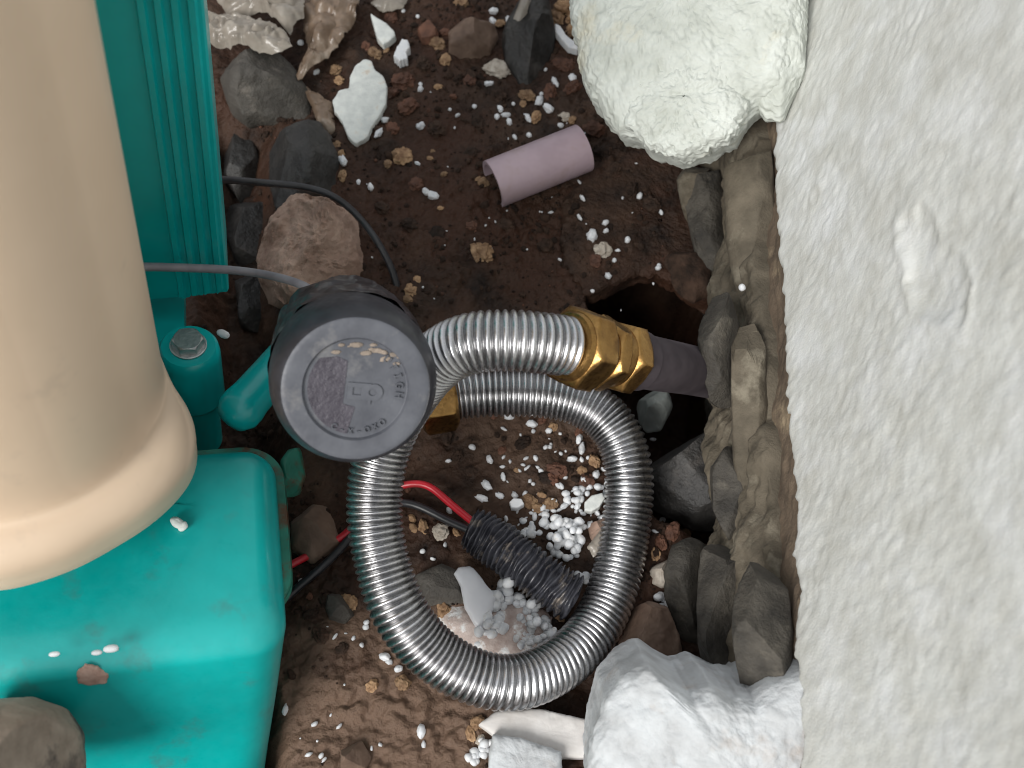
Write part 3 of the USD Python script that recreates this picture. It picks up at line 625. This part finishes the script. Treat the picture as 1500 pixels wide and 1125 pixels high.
# centre emblem: a raised rounded tab with a bar
em = shapely.union_all([shapely.box(-RC * .14, -RC * .10, RC * .13, RC * .10), shapely.Point(RC * .17, 0).buffer(RC * .10)]).difference(shapely.union_all([shapely.box(-RC * .08, -RC * .045, RC * .02, RC * .045), shapely.Point(RC * .15, 0).buffer(RC * .045)])).union(shapely.box(RC * .10, -RC * .15, RC * .14, -RC * .09))
e_ = trimesh.creation.extrude_polygon(em, .0008, engine='earcut'); e_.apply_transform(trimesh.transformations.rotation_matrix(math.radians(-8), [0, 0, 1])); e_.apply_translation([RC * .04, -RC * .03, -.0001])
obj('emblem', on_cap(e_), 'cap_face', capm, smooth=False)
# worn darker half of the face and dried mud
ddp = shapely.Point(0, 0).buffer(RC * .555).intersection(shapely.Polygon([(-RC, -RC * .55), (-RC * .16, -RC * .62), (-RC * .02, -RC * .22), (-RC * .16, -RC * .17), (-RC * .10, RC * .20), (-RC * .08, RC * .34), (-RC * .2, RC * .40), (-RC, RC * .36)]))
d_ = trimesh.creation.extrude_polygon(ddp.buffer(-.0004).buffer(.0004), .00025, engine='earcut'); obj('worn_patch', on_cap(d_), 'cap_dark', capm, smooth=False)
rg = random.Random(3); sp = []
for k in range(20):
    a = math.radians(rg.uniform(48, 128)) if k < 11 else math.radians(rg.uniform(25, 48))
    rr = RC * rg.uniform(.44, .56) if k < 14 else RC * rg.uniform(.58, .76)
    c_ = np.array([rr * math.cos(a), rr * math.sin(a), 0]); s_ = rg.uniform(.0005, .0018)
    v = ICO1.vertices * np.array([s_ * 1.5, s_ * .7, .0004]) * (1 + .6 * (noise(ICO1.vertices * 2 + k, k) - .5))[:, None]
    sp.append(trimesh.Trimesh(c_ + v + [0, 0, (.0002 if rr < RC * .58 else .0010)], ICO1.faces))
obj('dried_mud', on_cap(cat(sp)), 'mud', capm, smooth=True)
# body behind the cap, wrapped in crumpled dark film
n_, m_ = 60, 140
rows = []
for i in range(n_):
    t = i / (n_ - 1); h = -.004 + t * CL * .60; r_ = RC * (1.0 - .02 * (1 - t)) * (1 if t > .06 else .9)
    th = np.arange(m_) / m_ * 2 * np.pi
    q = np.stack([np.cos(th) * 3.4, np.sin(th) * 3.4, np.full(m_, t * 2.6)], 1)
    rr = r_ * (1 + .10 * (np.abs(fbm(q, 3, 12) - .5) * 2 - .3)); rows.append(b0 + ca_ * h + rr[:, None] * (np.cos(th)[:, None] * cx_ + np.sin(th)[:, None] * cy_))
fm = trimesh.Trimesh(np.vstack(rows), grid_faces(n_, m_), process=False)
if fm.face_normals[50] @ (fm.triangles_center[50] - b0) < 0: fm.invert()
obj('dark_wrapping', fm, 'black_film', valve, smooth=60)
obj('valve_body', cat([lathe(b0, -ca_, [(RC * .93, -CL * .3), (RC * .93, -.003), (RC * .88, .004), (RC * .55, .012), (RC * .45, .03)], m=64), lathe(b0 - ca_ * .02, (gp(470, 540) - [0, 0, .03]) - (b0 - ca_ * .02), [(.015, 0), (.015, .16)], m=40)]), 'cap_dark', valve)

# ---------------------------------------------------------------- corrugated steel hose with brass nuts
HR = .0139
nut_c = P(838, 508, .468); nut_d = P(958, 533, .512)
nax = nut_d - nut_c; nax /= np.linalg.norm(nax)
hp = [nut_c + nax * .004, P(800, 503, .462), P(745, 499, .458), P(690, 503, .460), P(642, 527, .472), P(603, 573, .490), P(573, 625, .500), P(553, 690, .503), P(549, 760, .502), P(560, 825, .500), P(584, 893, .498), P(625, 948, .500), P(680, 985, .503), P(742, 1000, .508), P(800, 985, .52), P(852, 945, .538), P(888, 888, .553), P(908, 822, .563), P(919, 755, .570), P(921, 695, .574), P(909, 645, .577), P(884, 610, .580), P(846, 588, .582), P(795, 577, .583), P(735, 575, .583), P(690, 577, .582), P(655, 582, .580)]
cl, HL = catmull(hp, 10)
pitch = .00335; nrib = int(HL / pitch); NS = nrib * 9
cl, HL = catmull(hp, NS + 1)
ph = np.arange(NS + 1) / 9.0; ph = ph + 3.2 * (fbm(np.c_[ph * .045, ph * 0, ph * 0 + 9], 3, 55) - .5)
rad = HR - .0021 * (1 - np.abs(np.sin(np.pi * ph)) ** .75)
hose = thing('corrugated_hose', 'looped corrugated stainless steel hose with brass nuts', 'hose', nut_c)
rad = rad * (1 + .03 * (fbm(np.c_[ph * .09, ph * 0, ph * 0], 3, 44) - .5))
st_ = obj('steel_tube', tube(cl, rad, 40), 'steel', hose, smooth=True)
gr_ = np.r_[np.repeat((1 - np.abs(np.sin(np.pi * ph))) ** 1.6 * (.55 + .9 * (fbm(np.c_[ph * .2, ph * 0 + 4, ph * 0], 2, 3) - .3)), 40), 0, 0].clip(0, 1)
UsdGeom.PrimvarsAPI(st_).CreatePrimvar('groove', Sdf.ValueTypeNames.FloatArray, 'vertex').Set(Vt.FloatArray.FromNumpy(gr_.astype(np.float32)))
UPN = U - .25 * R
obj('flare_nut', cat([hexnut(nut_c - nax * .002, nax, .0345, .0155, UPN, .003), lathe(nut_c - nax * .0042, nax, [(.0138, 0), (.0152, .0002), (.0163, .0025), (.0163, .004)], m=64)]), 'brass', hose, smooth=25)
ad = obj('adapter', cat([lathe(nut_c + nax * .0137, nax, [(.0148, 0), (.0148, .0040), (.0152, .0045), (.0152, .018)], m=64), hexnut(nut_c + nax * .017, nax, .0315, .0085, UPN + .3 * R, .002)]), 'brass', hose, smooth=25)
obj('locking_nut', hexnut(nut_c + nax * .0300, nax, .0318, .0110, UPN - .15 * R, .0025), 'brass', hose, smooth=25)
obj('thread', lathe(nut_c + nax * .028, nax, [(.0138 + (.0006 if k % 2 else 0), .0006 * k) for k in range(26)], m=48), 'brass', hose, smooth=20)
n2 = cl[-1]; n2ax = cl[-1] - cl[-20]; n2ax /= np.linalg.norm(n2ax)
obj('flare_nut', hexnut(n2 - n2ax * .004, n2ax, .0340, .020, UPN, .003), 'brass', hose, smooth=25, label='brass nut tucked behind the grey cap')
# supply pipe that goes from the nut into the hole
pd = P(1075, 556, .60)
p0 = nut_c + nax * .040
pc_, _ = catmull([p0, p0 + nax * .012, P(1010, 542, .557), pd, P(1120, 562, .65)], 40)
pipe = thing('supply_pipe', 'dark plastic pipe running from the brass nut into the hole under the wall', 'pipe', p0)
obj('pipe', tube(pc_, .0136, 36), 'dark_pvc', pipe, smooth=50)
obj('socket', lathe(p0 + nax * .001, nax, [(.0140, 0), (.0150, .0008), (.0150, .008), (.0140, .009)], m=48), 'dark_pvc', pipe)

# ---------------------------------------------------------------- purple pipe offcut
a_, b_ = gp(728, 262, .0125), gp(858, 213, .0125)
a_ = G(722, 270, (a_ - O0) @ NG); b_ = G(854, 217, (b_ - O0) @ NG + .007)
axp = b_ - a_; Lp = np.linalg.norm(axp); RP = .0158
off = thing('pipe_offcut', 'short mauve grey plastic pipe offcut lying on the dirt', 'pipe', a_)
x_, y_, z_ = basis(axp, NG)
th = np.linspace(math.radians(-28), math.radians(208), 50); pr = []
n_ = 20
for rr, sgn in ((RP, 1), (RP - .0024, -1)):
    t_ = th if sgn > 0 else th[::-1]; pr += [(rr * math.cos(k), rr * math.sin(k)) for k in t_]
pr = np.array(pr); v = np.vstack([a_ + z_ * Lp * i / n_ + pr[:, :1] * x_ + pr[:, 1:] * y_ for i in range(n_ + 1)])
fc_ = grid_faces(n_ + 1, len(pr))
mm_ = trimesh.Trimesh(v, fc_, process=False); k = len(pr)
capf = []
for base in (0, n_ * k):
    for i in range(len(th) - 1):
        a1, b1, c1, d1 = base + i, base + i + 1, base + k - 2 - i, base + k - 1 - i
        capf += [[a1, b1, c1], [a1, c1, d1]] if base else [[a1, c1, b1], [a1, d1, c1]]
mm_ = trimesh.Trimesh(v, np.vstack([fc_, capf]), process=False)
if mm_.volume < 0: mm_.invert()
obj('pipe_shell', mm_, 'purple_pvc', off, smooth=30)

# ---------------------------------------------------------------- conduit offcut: a dented ribbed black tube
ca0, ca1 = gp(690, 782, .011), gp(838, 885, .011)
ca1 = ca1 + NG * .002; ax = ca1 - ca0
cc, L_ = catmull([ca0, ca0 + ax * .3 + NG * .001 + GX * .0015, ca0 + ax * .65 + NG * .002 - GX * .001, ca1], 10)
nr_ = int(L_ / .0030); NSs = nr_ * 8
cc, L_ = catmull([ca0, ca0 + ax * .3 + NG * .001 + GX * .0015, ca0 + ax * .65 + NG * .002 - GX * .001, ca1], NSs + 1)
T, A, B = frames(cc); mth = 56; th = np.arange(mth) / mth * 2 * np.pi; v = []
for i in range(NSs + 1):
    u = i / NSs; ph = i / 8
    r_ = .0130 * (.93 + .10 * min(1, u * 6))
    q = np.stack([np.cos(th) * 1.2, np.sin(th) * 1.2, np.full(mth, u * 7)], 1)
    wob = 1.15 * (fbm(q, 2, 4) - .5); tw = ph + .22 * np.sin(th + u * 9) + wob
    rr = r_ - .0030 * (1 - np.abs(np.sin(np.pi * tw)) ** 1.0) + .0026 * (fbm(q * 1.5 + 9, 3, 6) - .5)
    v.append(cc[i] + rr[:, None] * (np.cos(th)[:, None] * A[i] + np.sin(th)[:, None] * B[i]))
cm = trimesh.Trimesh(np.vstack(v), grid_faces(NSs + 1, mth), process=False)
inner = tube(cc, .0088, 32, caps=False); inner.invert()
r0_ = lathe(cc[0], T[0], [(.0088, 0), (.0106, 0)], m=40, cap=False)
obj('ribbed_conduit', cat([cm, inner, r0_]), 'conduit', None, smooth=50, label='short black ribbed conduit lying inside the hose loop', cat='conduit')

# ---------------------------------------------------------------- cables
def cable(name, pts, r, matn, label, c='cable'):
    q, L = catmull(pts, 140); return obj(name, tube(q, r, 14), matn, None, smooth=60, label=label, cat=c)
cable('red_wire', [gp(400, 845, .004), gp(432, 828, .004), gp(470, 808, .004), gp(505, 788, .005), gp(545, 745, .006), gp(580, 720, .006), gp(600, 716, .008), gp(625, 718, .009), gp(650, 735, .009), gp(682, 762, .009), gp(705, 780, .0095)], .0021, 'red_cable', 'red wire running under the steel hose into the ribbed conduit', 'wire')
cable('black_wire', [gp(420, 880, .003), gp(436, 864, .003), gp(470, 835, .003), gp(506, 800, .004), gp(550, 755, .004), gp(592, 740, .004), gp(620, 748, .005), gp(655, 766, .006), gp(688, 782, .008), gp(712, 796, .009)], .0023, 'black_rubber', 'black wire beside the red wire, running into the ribbed conduit', 'wire')
cable('black_cable', [P(200, 255, .56), P(290, 262, .575), P(340, 264, .60), P(400, 269, .62), P(450, 275, .63), P(490, 289, .635), P(525, 318, .64), P(555, 358, .64), P(575, 398, .645), P(585, 440, .65), P(588, 480, .66)], .0022, 'black_rubber', 'thin black cable curving over the dark stones to behind the grey cap')
cable('grey_cable', [P(190, 392, .515), P(215, 391, .52), P(260, 392, .525), P(330, 395, .53), P(375, 400, .53), P(410, 407, .525), P(445, 419, .515), P(475, 440, .505)], .0022, 'grey_cable', 'thin grey cable running from the beige cover to the grey cap')

# ---------------------------------------------------------------- plastic film scraps
def film(poly, H, matn, label, seed, lift=.006, amp=.5, thick=.0006):
    poly = np.asarray(poly, float); g = shapely.Polygon(poly).centroid; o = gp(g.x, g.y); d0 = (o - O0) @ NG
    W = np.array([G(x, y, d0 + lift) for x, y in poly]); cw = W.mean(0)
    loc = np.stack([(W - cw) @ GX, (W - cw) @ GY], 1); nt, nr = 120, 40
    rr = star(loc, np.zeros(2), nt, .10, seed); th = np.arange(nt) / nt * 2 * np.pi
    vs = []
    for k in np.linspace(0.02, 1, nr): vs.append(np.stack([k * rr * np.cos(th), k * rr * np.sin(th)], 1))
    xy = np.vstack(vs); q = np.c_[xy * 62, np.zeros(len(xy)) + seed]
    fold = np.abs(fbm(q, 3, seed) - .5) * 2; h = H * (fold * 1.6 * amp + .5 * fbm(q * .4, 2, seed + 1) - .2)
    rho = np.repeat(np.linspace(.02, 1, nr), nt); h = h - H * .5 * rho ** 3
    top = cw + xy[:, :1] * GX + xy[:, 1:] * GY + h[:, None] * NG; bot = top - NG * thick
    f = grid_faces(nr, nt); N = len(top); i = (nr - 1) * nt + np.arange(nt); j = (nr - 1) * nt + (np.arange(nt) + 1) % nt
    f = np.vstack([f, f[:, ::-1] + N, np.stack([i, j + N, j], 1), np.stack([i, i + N, j + N], 1)])
    return obj('plastic_scrap', trimesh.Trimesh(np.vstack([top, bot]), f, process=False), matn, None, smooth=28, label=label, cat='plastic scrap')
film([(290, 10), (340, 8), (390, 20), (418, 45), (428, 68), (400, 72), (360, 58), (310, 55), (285, 40)], .020, 'clear_film', 'crumpled translucent plastic on the grey brown boulder', 301, lift=.034)
film([(300, -30), (380, -40), (440, -30), (445, 15), (420, 40), (390, 10), (330, 12)], .016, 'clear_film', 'greyish plastic sheet at the top edge beside the pump housing', 302, lift=.028)
film([(442, -20), (490, -40), (525, -20), (522, 20), (505, 55), (470, 85), (436, 112), (432, 105), (450, 70), (442, 30)], .014, 'brown_film', 'brown translucent plastic strip at the top of the dirt floor', 303, lift=.014)
film([(435, 118), (460, 130), (485, 145), (490, 185), (482, 196), (465, 180), (455, 150)], .010, 'brown_film', 'dark brown plastic sliver between the boulder and the white foam piece', 304, lift=.010)
film([(540, 0), (575, -20), (600, -10), (590, 8), (560, 12)], .008, 'clear_film', 'pale plastic scrap at the top edge above the small foam chips', 305, lift=.006)
film([(752, 25), (765, -10), (780, -10), (772, 18), (760, 30)], .005, 'clear_film', 'pale grey sliver leaning on the tall blackish stone', 306, lift=.030)
film([(860, 800), (880, 775), (895, 770), (890, 800), (870, 815)], .004, 'clear_film', 'translucent scrap against the inner right side of the hose loop', 307, lift=.012)
obj('plastic_shard', lump([(664, 840), (672, 832), (690, 830), (702, 843), (716, 862), (728, 872), (722, 895), (708, 925), (696, 918), (680, 890), (674, 858)], .0045, seed=308, lift=.008, under=.6, power=3.5, edge=.03, nz=((.10, 80),)), 'white_plastic', None, smooth=60, label='translucent white plastic shard leaning below the ribbed conduit', cat='plastic shard')

# ---------------------------------------------------------------- foam pieces and plaster debris
def foam_piece(name, poly, H, label, seed, matn='foam_old', c='foam piece', lift=.003, **kw):
    kw.setdefault('power', 8.); kw.setdefault('edge', .035); kw.setdefault('nz', ((.06, 60), (.05, 300)))
    kw.setdefault('nr', 20); kw.setdefault('nt', 110)
    return obj(name, lump(poly, H, seed=seed, lift=lift, under=.8, **kw), matn, None, smooth=35, label=label, cat=c)
foam_piece('foam_piece', [(535, 88), (545, 92), (550, 106), (562, 115), (568, 130), (566, 155), (556, 175), (545, 190), (540, 203), (522, 214), (510, 203), (502, 182), (490, 165), (488, 150), (497, 136), (512, 132), (513, 115), (522, 98)], .0032, 'large jagged white foam flake on the dirt', 401, lift=.006)
foam_piece('foam_piece', [(543, 24), (552, 30), (566, 38), (578, 50), (580, 57), (572, 64), (562, 70), (553, 60), (548, 42)], .004, 'small pointed white foam chip above the large flake', 402, lift=.005)
foam_piece('foam_piece', [(590, 62), (600, 66), (601, 76), (596, 82), (598, 92), (586, 95), (577, 88), (582, 76)], .005, 'small lumpy white foam chip right of the pointed chip', 403, matn='foam', lift=.004, edge=.12)
foam_piece('foam_piece', [(812, 38), (820, 42), (828, 56), (840, 66), (852, 70), (846, 78), (832, 74), (820, 60), (813, 50)], .004, 'thin white foam strip at the left side of the plaster bulge', 404, matn='foam', lift=.006)
foam_piece('foam_piece', [(856, 738), (866, 728), (882, 724), (886, 732), (878, 745), (866, 752), (856, 750)], .004, 'flat whitish foam flake by the right of the hose loop', 405, lift=.005)
foam_piece('foam_piece', [(746, 738), (752, 732), (764, 733), (768, 741), (758, 747), (749, 746)], .004, 'small white foam flake above the ribbed conduit', 406, matn='foam', lift=.004)
# bead clusters
def cluster(spots, label, seed, rb=.0024, n=40, lift=.002):
    r_ = np.random.default_rng(seed); out = []
    for (x, y, w) in spots:
        for k in range(max(3, int(n * (w / 30) ** 2))):
            a, q = r_.uniform(0, 2 * np.pi), w * math.sqrt(r_.uniform(0, 1)); s = rb * r_.uniform(.7, 1.35)
            c_ = gp(x + q * math.cos(a), y + q * math.sin(a), lift * r_.uniform(.3, 1.8) * (1.3 - q / w))
            out.append(nugget(c_, s, int(r_.integers(1e6)), (1, .85, .8), .22, ICO1))
    return obj('foam_clump', cat(out), 'foam', None, smooth=True, label=label, cat='foam clump')
cluster([(806, 762, 13), (822, 775, 16), (838, 786, 18), (830, 805, 18), (812, 795, 12), (845, 765, 12)], 'large clump of white foam beads right of the ribbed conduit', 411, lift=.006)
cluster([(768, 772, 14), (780, 780, 7)], 'small clump of white foam beads touching the top of the ribbed conduit', 412)
cluster([(842, 722, 13), (856, 718, 8), (832, 728, 7)], 'clump of white foam beads above the large clump', 413)
cluster([(882, 712, 9), (890, 722, 6)], 'foam bead clump nearest the right side of the hose loop', 414)
cluster([(735, 880, 16), (722, 905, 18), (712, 922, 16), (745, 862, 10), (758, 888, 12), (700, 935, 12), (728, 928, 14)], 'creamy foam mass beside the translucent shard', 415, rb=.003, lift=.009)
cluster([(772, 905, 16), (788, 920, 16), (765, 925, 14), (752, 938, 13), (792, 940, 13), (776, 890, 12), (770, 948, 12), (806, 930, 10)], 'foam bead mass in the bottom of the hose loop', 416, rb=.0026, lift=.008)
cluster([(853, 846, 7), (848, 843, 4)], 'tiny foam clump at the lower end of the ribbed conduit', 417)
cluster([(972, 880, 9), (964, 877, 5)], 'foam clump on the dirt above the round brownish stone', 418)
cluster([(712, 1090, 10), (705, 1108, 12), (690, 1115, 9)], 'foam beads at the left end of the lower foam board', 419)
# bottom boards and plaster chunk
foam_piece('foam_board', [(700, 1062), (728, 1043), (790, 1040), (862, 1056), (905, 1085), (880, 1112), (815, 1112), (730, 1085)], .008, 'flat greyish foam board below the bottom of the hose loop', 421, matn='foam_board', c='foam board', lift=.010, edge=.03)
foam_piece('foam_piece', [(722, 1078), (760, 1082), (822, 1102), (824, 1160), (780, 1185), (715, 1165), (716, 1110)], .012, 'white rough foam block in front of the greyish board', 422, matn='chunk_plaster', lift=.016, edge=.04, nz=((.10, 80), (.08, 300)))
pl = lump([(862, 1078), (880, 1020), (905, 988), (950, 970), (968, 984), (1000, 1002), (1032, 992), (1062, 1006), (1095, 1012), (1122, 988), (1190, 960), (1290, 1080), (1290, 1260), (900, 1260), (862, 1150)], .022, frame=through((1000, 1080), .462, -F), under=3.6, nr=80, nt=320, power=4., edge=.03, nz=((.16, 40), (.07, 110), (.05, 300)), seed=423)
obj('plaster_chunk', pl, 'chunk_plaster', None, smooth=True, label='large white plaster chunk at the foot of the wall, bottom of the trench', cat='plaster chunk')

# ---------------------------------------------------------------- beads, one object each
LOOP = shapely.Polygon([(560, 690), (640, 600), (860, 610), (915, 700), (900, 830), (830, 940), (740, 980), (640, 950), (580, 860)])
def region(x, y):
    if LOOP.contains(shapely.Point(x, y)): return 'inside the loop of the steel hose'
    if y > 600 and x > 900: return 'between the steel hose and the trench side'
    if y > 600: return 'between the teal pump base and the steel hose'
    if x < 520 and y < 320: return 'among the dark stones beside the pump housing'
    if y < 210 and x < 650: return 'around the white foam flakes at the top'
    if y < 210: return 'between the brown stones and the plaster bulge'
    if x > 860: return 'by the dark hole below the plaster bulge'
    return 'on the bare dirt below the mauve pipe offcut' if x > 700 else 'on the bare dirt above the grey cap'
BEADS = [(441,64,9,.9),(464,107,8,.6),(616,124,6,1),(616,132,8,.8),(659,161,5,1),(670,170,6,.6),(695,157,7,1),(616,186,10,.8),(555,197,13,.45),(564,177,9,.7),(452,215,8,.6),(460,208,9,.5),(503,237,13,.6),(543,275,9,.6),(635,289,14,.6),(624,282,9,.7),(525,268,7,.7),(612,241,7,.6),(467,194,7,.7),(475,203,8,.7),(591,17,6,.9),(612,25,6,.9),(723,18,10,.6),(722,33,10,.7),(745,31,10,.6),(776,55,7,.9),(799,103,5,.7),(716,124,10,.5),(813,123,13,.45),(839,116,10,.8),(793,139,7,.9),(790,150,12,.7),(803,160,13,.6),(733,161,9,.6),(741,170,10,.5),(746,180,9,.6),(728,172,7,.8),(752,153,6,.9),(773,175,13,.4),(775,199,7,.7),(754,202,8,.5),(821,185,7,.8),(853,291,9,.4),(937,288,8,.8),(779,284,6,.6),(849,268,7,.4),(887,327,8,.7),(888,339,7,.7),(867,347,14,.8),(919,352,8,.8),(905,368,6,.7),(900,382,6,.8),(965,390,7,.9),(849,320,9,.4),(807,312,6,.5),(968,312,7,.6),(820,381,5,.6),(891,405,8,.8),(964,393,7,.8),(868,427,5,.8),(745,612,10,.7),(780,606,8,.9),(810,603,7,.5),(779,622,12,.6),(781,632,6,.8),(804,632,8,.8),(738,629,8,.4),(692,656,8,.7),(717,674,10,.6),(805,655,6,.8),(848,644,11,.6),(852,658,13,.5),(838,673,11,.6),(852,674,7,.6),(736,684,6,.6),(737,699,11,.45),(713,712,14,.55),(732,727,10,.6),(754,726,8,.8),(706,731,14,.5),(819,713,9,.5),(792,690,7,.7),(873,696,10,.8),(884,688,7,.6),(658,748,8,.7),(965,707,10,.45),(981,702,7,.8),(956,644,7,.5),(790,781,9,.9),(749,782,11,.6),(864,770,9,.7),(884,760,11,.7),(619,808,8,.9),(620,849,9,.9),(652,799,7,.6),(634,819,6,.6),(564,963,12,.7),(570,970,8,.8),(536,919,9,.9),(537,912,7,.8),(518,935,6,.7),(530,945,6,.8),(584,980,9,.8),(418,1040,11,.5),(461,1061,8,.6),(471,1107,7,.7),(621,1091,8,.6),(617,1071,14,.7),(970,762,8,.8),(959,779,8,.4),(1003,964,11,.6),(855,704,9,.7),(826,742,10,.6),(810,735,9,.7),(795,745,8,.7),(783,757,9,.6),(862,742,7,.8),(846,742,9,.7),(875,752,7,.8),(700,795,6,.7),(741,760,7,.6),(818,690,7,.6),(828,700,6,.7),(761,690,5,.7),(776,705,5,.8)]
rb_ = np.random.default_rng(99)
extra = []
for k in range(125):
    x, y = (rb_.uniform(520, 960), rb_.uniform(100, 470)) if k < 40 else (rb_.normal(815, 50), rb_.normal(725, 45)) if k < 110 else (rb_.uniform(430, 560), rb_.uniform(850, 1120))
    extra.append((x, y, rb_.uniform(1.8, 4.0) if k < 40 else rb_.uniform(2.5, 8.0), rb_.uniform(.4, .95)))
for k, (x, y, s, asp) in enumerate(BEADS + extra):
    c_ = gp(x, y); d_ = dep(c_); size = s * .5 * 1.02 * d_ / FPX
    c_ = c_ + NG * size * .45
    bead = asp > .8
    m = nugget(c_, size * (1.05 if bead else 1.35), 1000 + k, (1, asp, min(.9, asp + .15)), .16 if bead else .50, ICO2 if s > 8 else ICO1, freq=1.2 if bead else 2.0)
    near_stone = False
    obj('foam_bead', m, 'foam', None, smooth=True, label='tiny white foam bead ' + region(x, y), cat='foam bead', group='white foam beads ' + region(x, y))

# ---------------------------------------------------------------- crumbs of tan grit and coloured pebbles
TAN = [(492,103,15,'t'),(497,118,12,'t'),(548,78,20,'t'),(536,68,14,'r'),(566,74,9,'t'),(573,27,18,'r'),(640,65,22,'t'),(652,88,18,'t'),(590,230,26,'t'),(580,226,14,'t'),(568,240,12,'t'),(492,212,13,'t'),(500,226,12,'t'),(502,258,15,'t'),(676,5,18,'t'),(732,34,13,'t'),(652,48,14,'r'),(728,103,30,'g'),(722,96,14,'g'),(735,110,13,'g'),(772,140,20,'t'),(766,152,9,'t'),(806,136,24,'r'),(840,130,24,'r'),(785,172,18,'t'),(826,172,16,'g'),(838,176,12,'t'),(870,190,26,'r'),(705,370,28,'t'),(698,378,12,'t'),(714,374,12,'t'),(708,268,14,'t'),(641,128,12,'t'),(598,156,24,'r'),(590,120,28,'r'),(688,118,16,'r'),(815,690,26,'r'),(808,702,18,'r'),(810,626,13,'t'),(794,616,15,'r'),(848,632,13,'r'),(860,706,22,'r'),(852,690,12,'t'),(871,676,17,'t'),(775,735,22,'t'),(788,745,16,'t'),(806,738,18,'t'),(794,725,12,'t'),(620,772,17,'t'),(606,774,13,'t'),(604,760,12,'t'),(646,779,20,'g'),(668,780,11,'t'),(651,895,25,'t'),(676,918,24,'t'),(686,908,16,'t'),(680,930,22,'t'),(508,883,24,'t'),(498,890,12,'t'),(985,742,24,'t'),(980,752,14,'t'),(1011,770,17,'t'),(1006,780,12,'t'),(968,795,20,'r'),(985,778,22,'r'),(960,812,16,'t'),(883,368,22,'g'),(872,382,18,'r'),(831,329,14,'t'),(602,425,16,'t'),(611,410,12,'t'),(597,438,12,'t'),(815,28,24,'t'),(828,12,28,'t'),(840,45,24,'t'),(838,28,18,'t'),(832,98,20,'r'),(820,92,18,'r'),(645,305,8,'t'),(650,255,9,'t'),(700,262,8,'t'),(634,222,7,'t'),(630,232,9,'t'),(664,142,10,'r'),(757,690,9,'t'),(724,610,12,'r'),(766,650,22,'d'),(800,700,20,'d'),(780,690,15,'d'),(735,660,12,'r'),(690,690,14,'d'),(670,670,18,'d'),(655,640,20,'d'),(480,880,22,'d'),(455,900,18,'d'),(470,930,22,'d'),(500,950,16,'d'),(545,1005,16,'t'),(590,1000,18,'t'),(700,1060,20,'t'),(690,1075,18,'t'),(705,1085,14,'g'),(760,845,14,'t'),(650,905,14,'t'),(730,945,16,'t'),(810,925,14,'t'),(820,905,12,'t'),(560,305,18,'d'),(600,330,20,'d'),(640,345,24,'d'),(740,330,22,'d'),(800,360,20,'d'),(690,225,20,'d'),(640,190,22,'d'),(700,180,24,'d'),(730,140,20,'d'),(620,95,22,'d'),(690,110,18,'d'),(575,190,20,'r'),(570,140,24,'r'),(610,270,18,'r'),(690,330,14,'r'),(900,250,26,'d'),(925,280,22,'d'),(880,225,22,'d'),(955,300,24,'d'),(840,230,20,'d')]
NAMES = {'t': ('tan_crumb', 'tan_crumb', 'small tan gritty crumb', 'tan crumb', 'tan crumbs'),
         'r': ('reddish_pebble', 'red_crumb', 'reddish brown pebble', 'pebble', 'reddish pebbles'),
         'g': ('grey_crumb', 'grey_crumb', 'pale greyish gritty lump', 'crumb', 'pale greyish lumps'),
         'd': ('dark_clod', 'crumb', 'dark brown clod of soil', 'soil clod', 'dark soil clods')}
for k, (x, y, s, kd) in enumerate(TAN):
    nm, mt, lb, ct, gr = NAMES[kd]
    c_ = gp(x, y); size = s * .5 * dep(c_) / FPX
    r_ = np.random.default_rng(500 + k)
    m = nugget(c_ + NG * size * .05, size * 1.2, 2000 + k, (1, r_.uniform(.6, .95), r_.uniform(.5, .8)), .5, ICO3 if s > 13 else ICO2, freq=2.6)
    obj(nm, m, mt, None, smooth=30, label=lb + ' ' + region(x, y), cat=ct, group=gr + ' ' + region(x, y))

# chips lying on the teal base
tb = Zp(260, 766, ZT + .0025)
chip = cat([nugget(tb, .0032, 61, (1.3, .7, .6), .3, ICO2, rot=-.6), nugget(Zp(268, 771, ZT + .002), .0026, 62, (1, .8, .7), .3, ICO2)])
obj('foam_chip', chip, 'foam_old', None, smooth=True, label='dirty white chip lying on the teal pump base by the beige cover', cat='foam chip')
lg = Zp(327, 489, .052)
obj('foam_chip', nugget(lg, .0032, 63, (1.2, .7, .6), .2, ICO2, rot=-.4), 'foam', None, smooth=True, label='white chip lying right of the bolt head on the pump', cat='foam chip')
for x, y, s in ((80, 958, .0018), (142, 956, .0018), (163, 950, .0026)):
    obj('foam_chip', nugget(on_front(x, y), s, int(x), (1.4, .7, .6), .2, ICO1, rot=.1), 'foam', None, smooth=True, label='tiny white speck stuck to the front of the teal pump base', cat='foam chip', group='specks on the pump base front')
bd = P(1087, 421, .565)
obj('foam_chip', nugget(bd, .0022, 71, (1, .9, .9), .1, ICO2), 'foam', None, smooth=True, label='white bead stuck high on the tan stone of the trench side', cat='foam chip')
obj('foam_chip', nugget(P(1098, 525, .548), .0034, 72, (.35, 1.2, .4), .2, ICO2, rot=.05), 'foam_old', None, smooth=True, label='pale upright sliver stuck on the long tan slab', cat='foam chip')
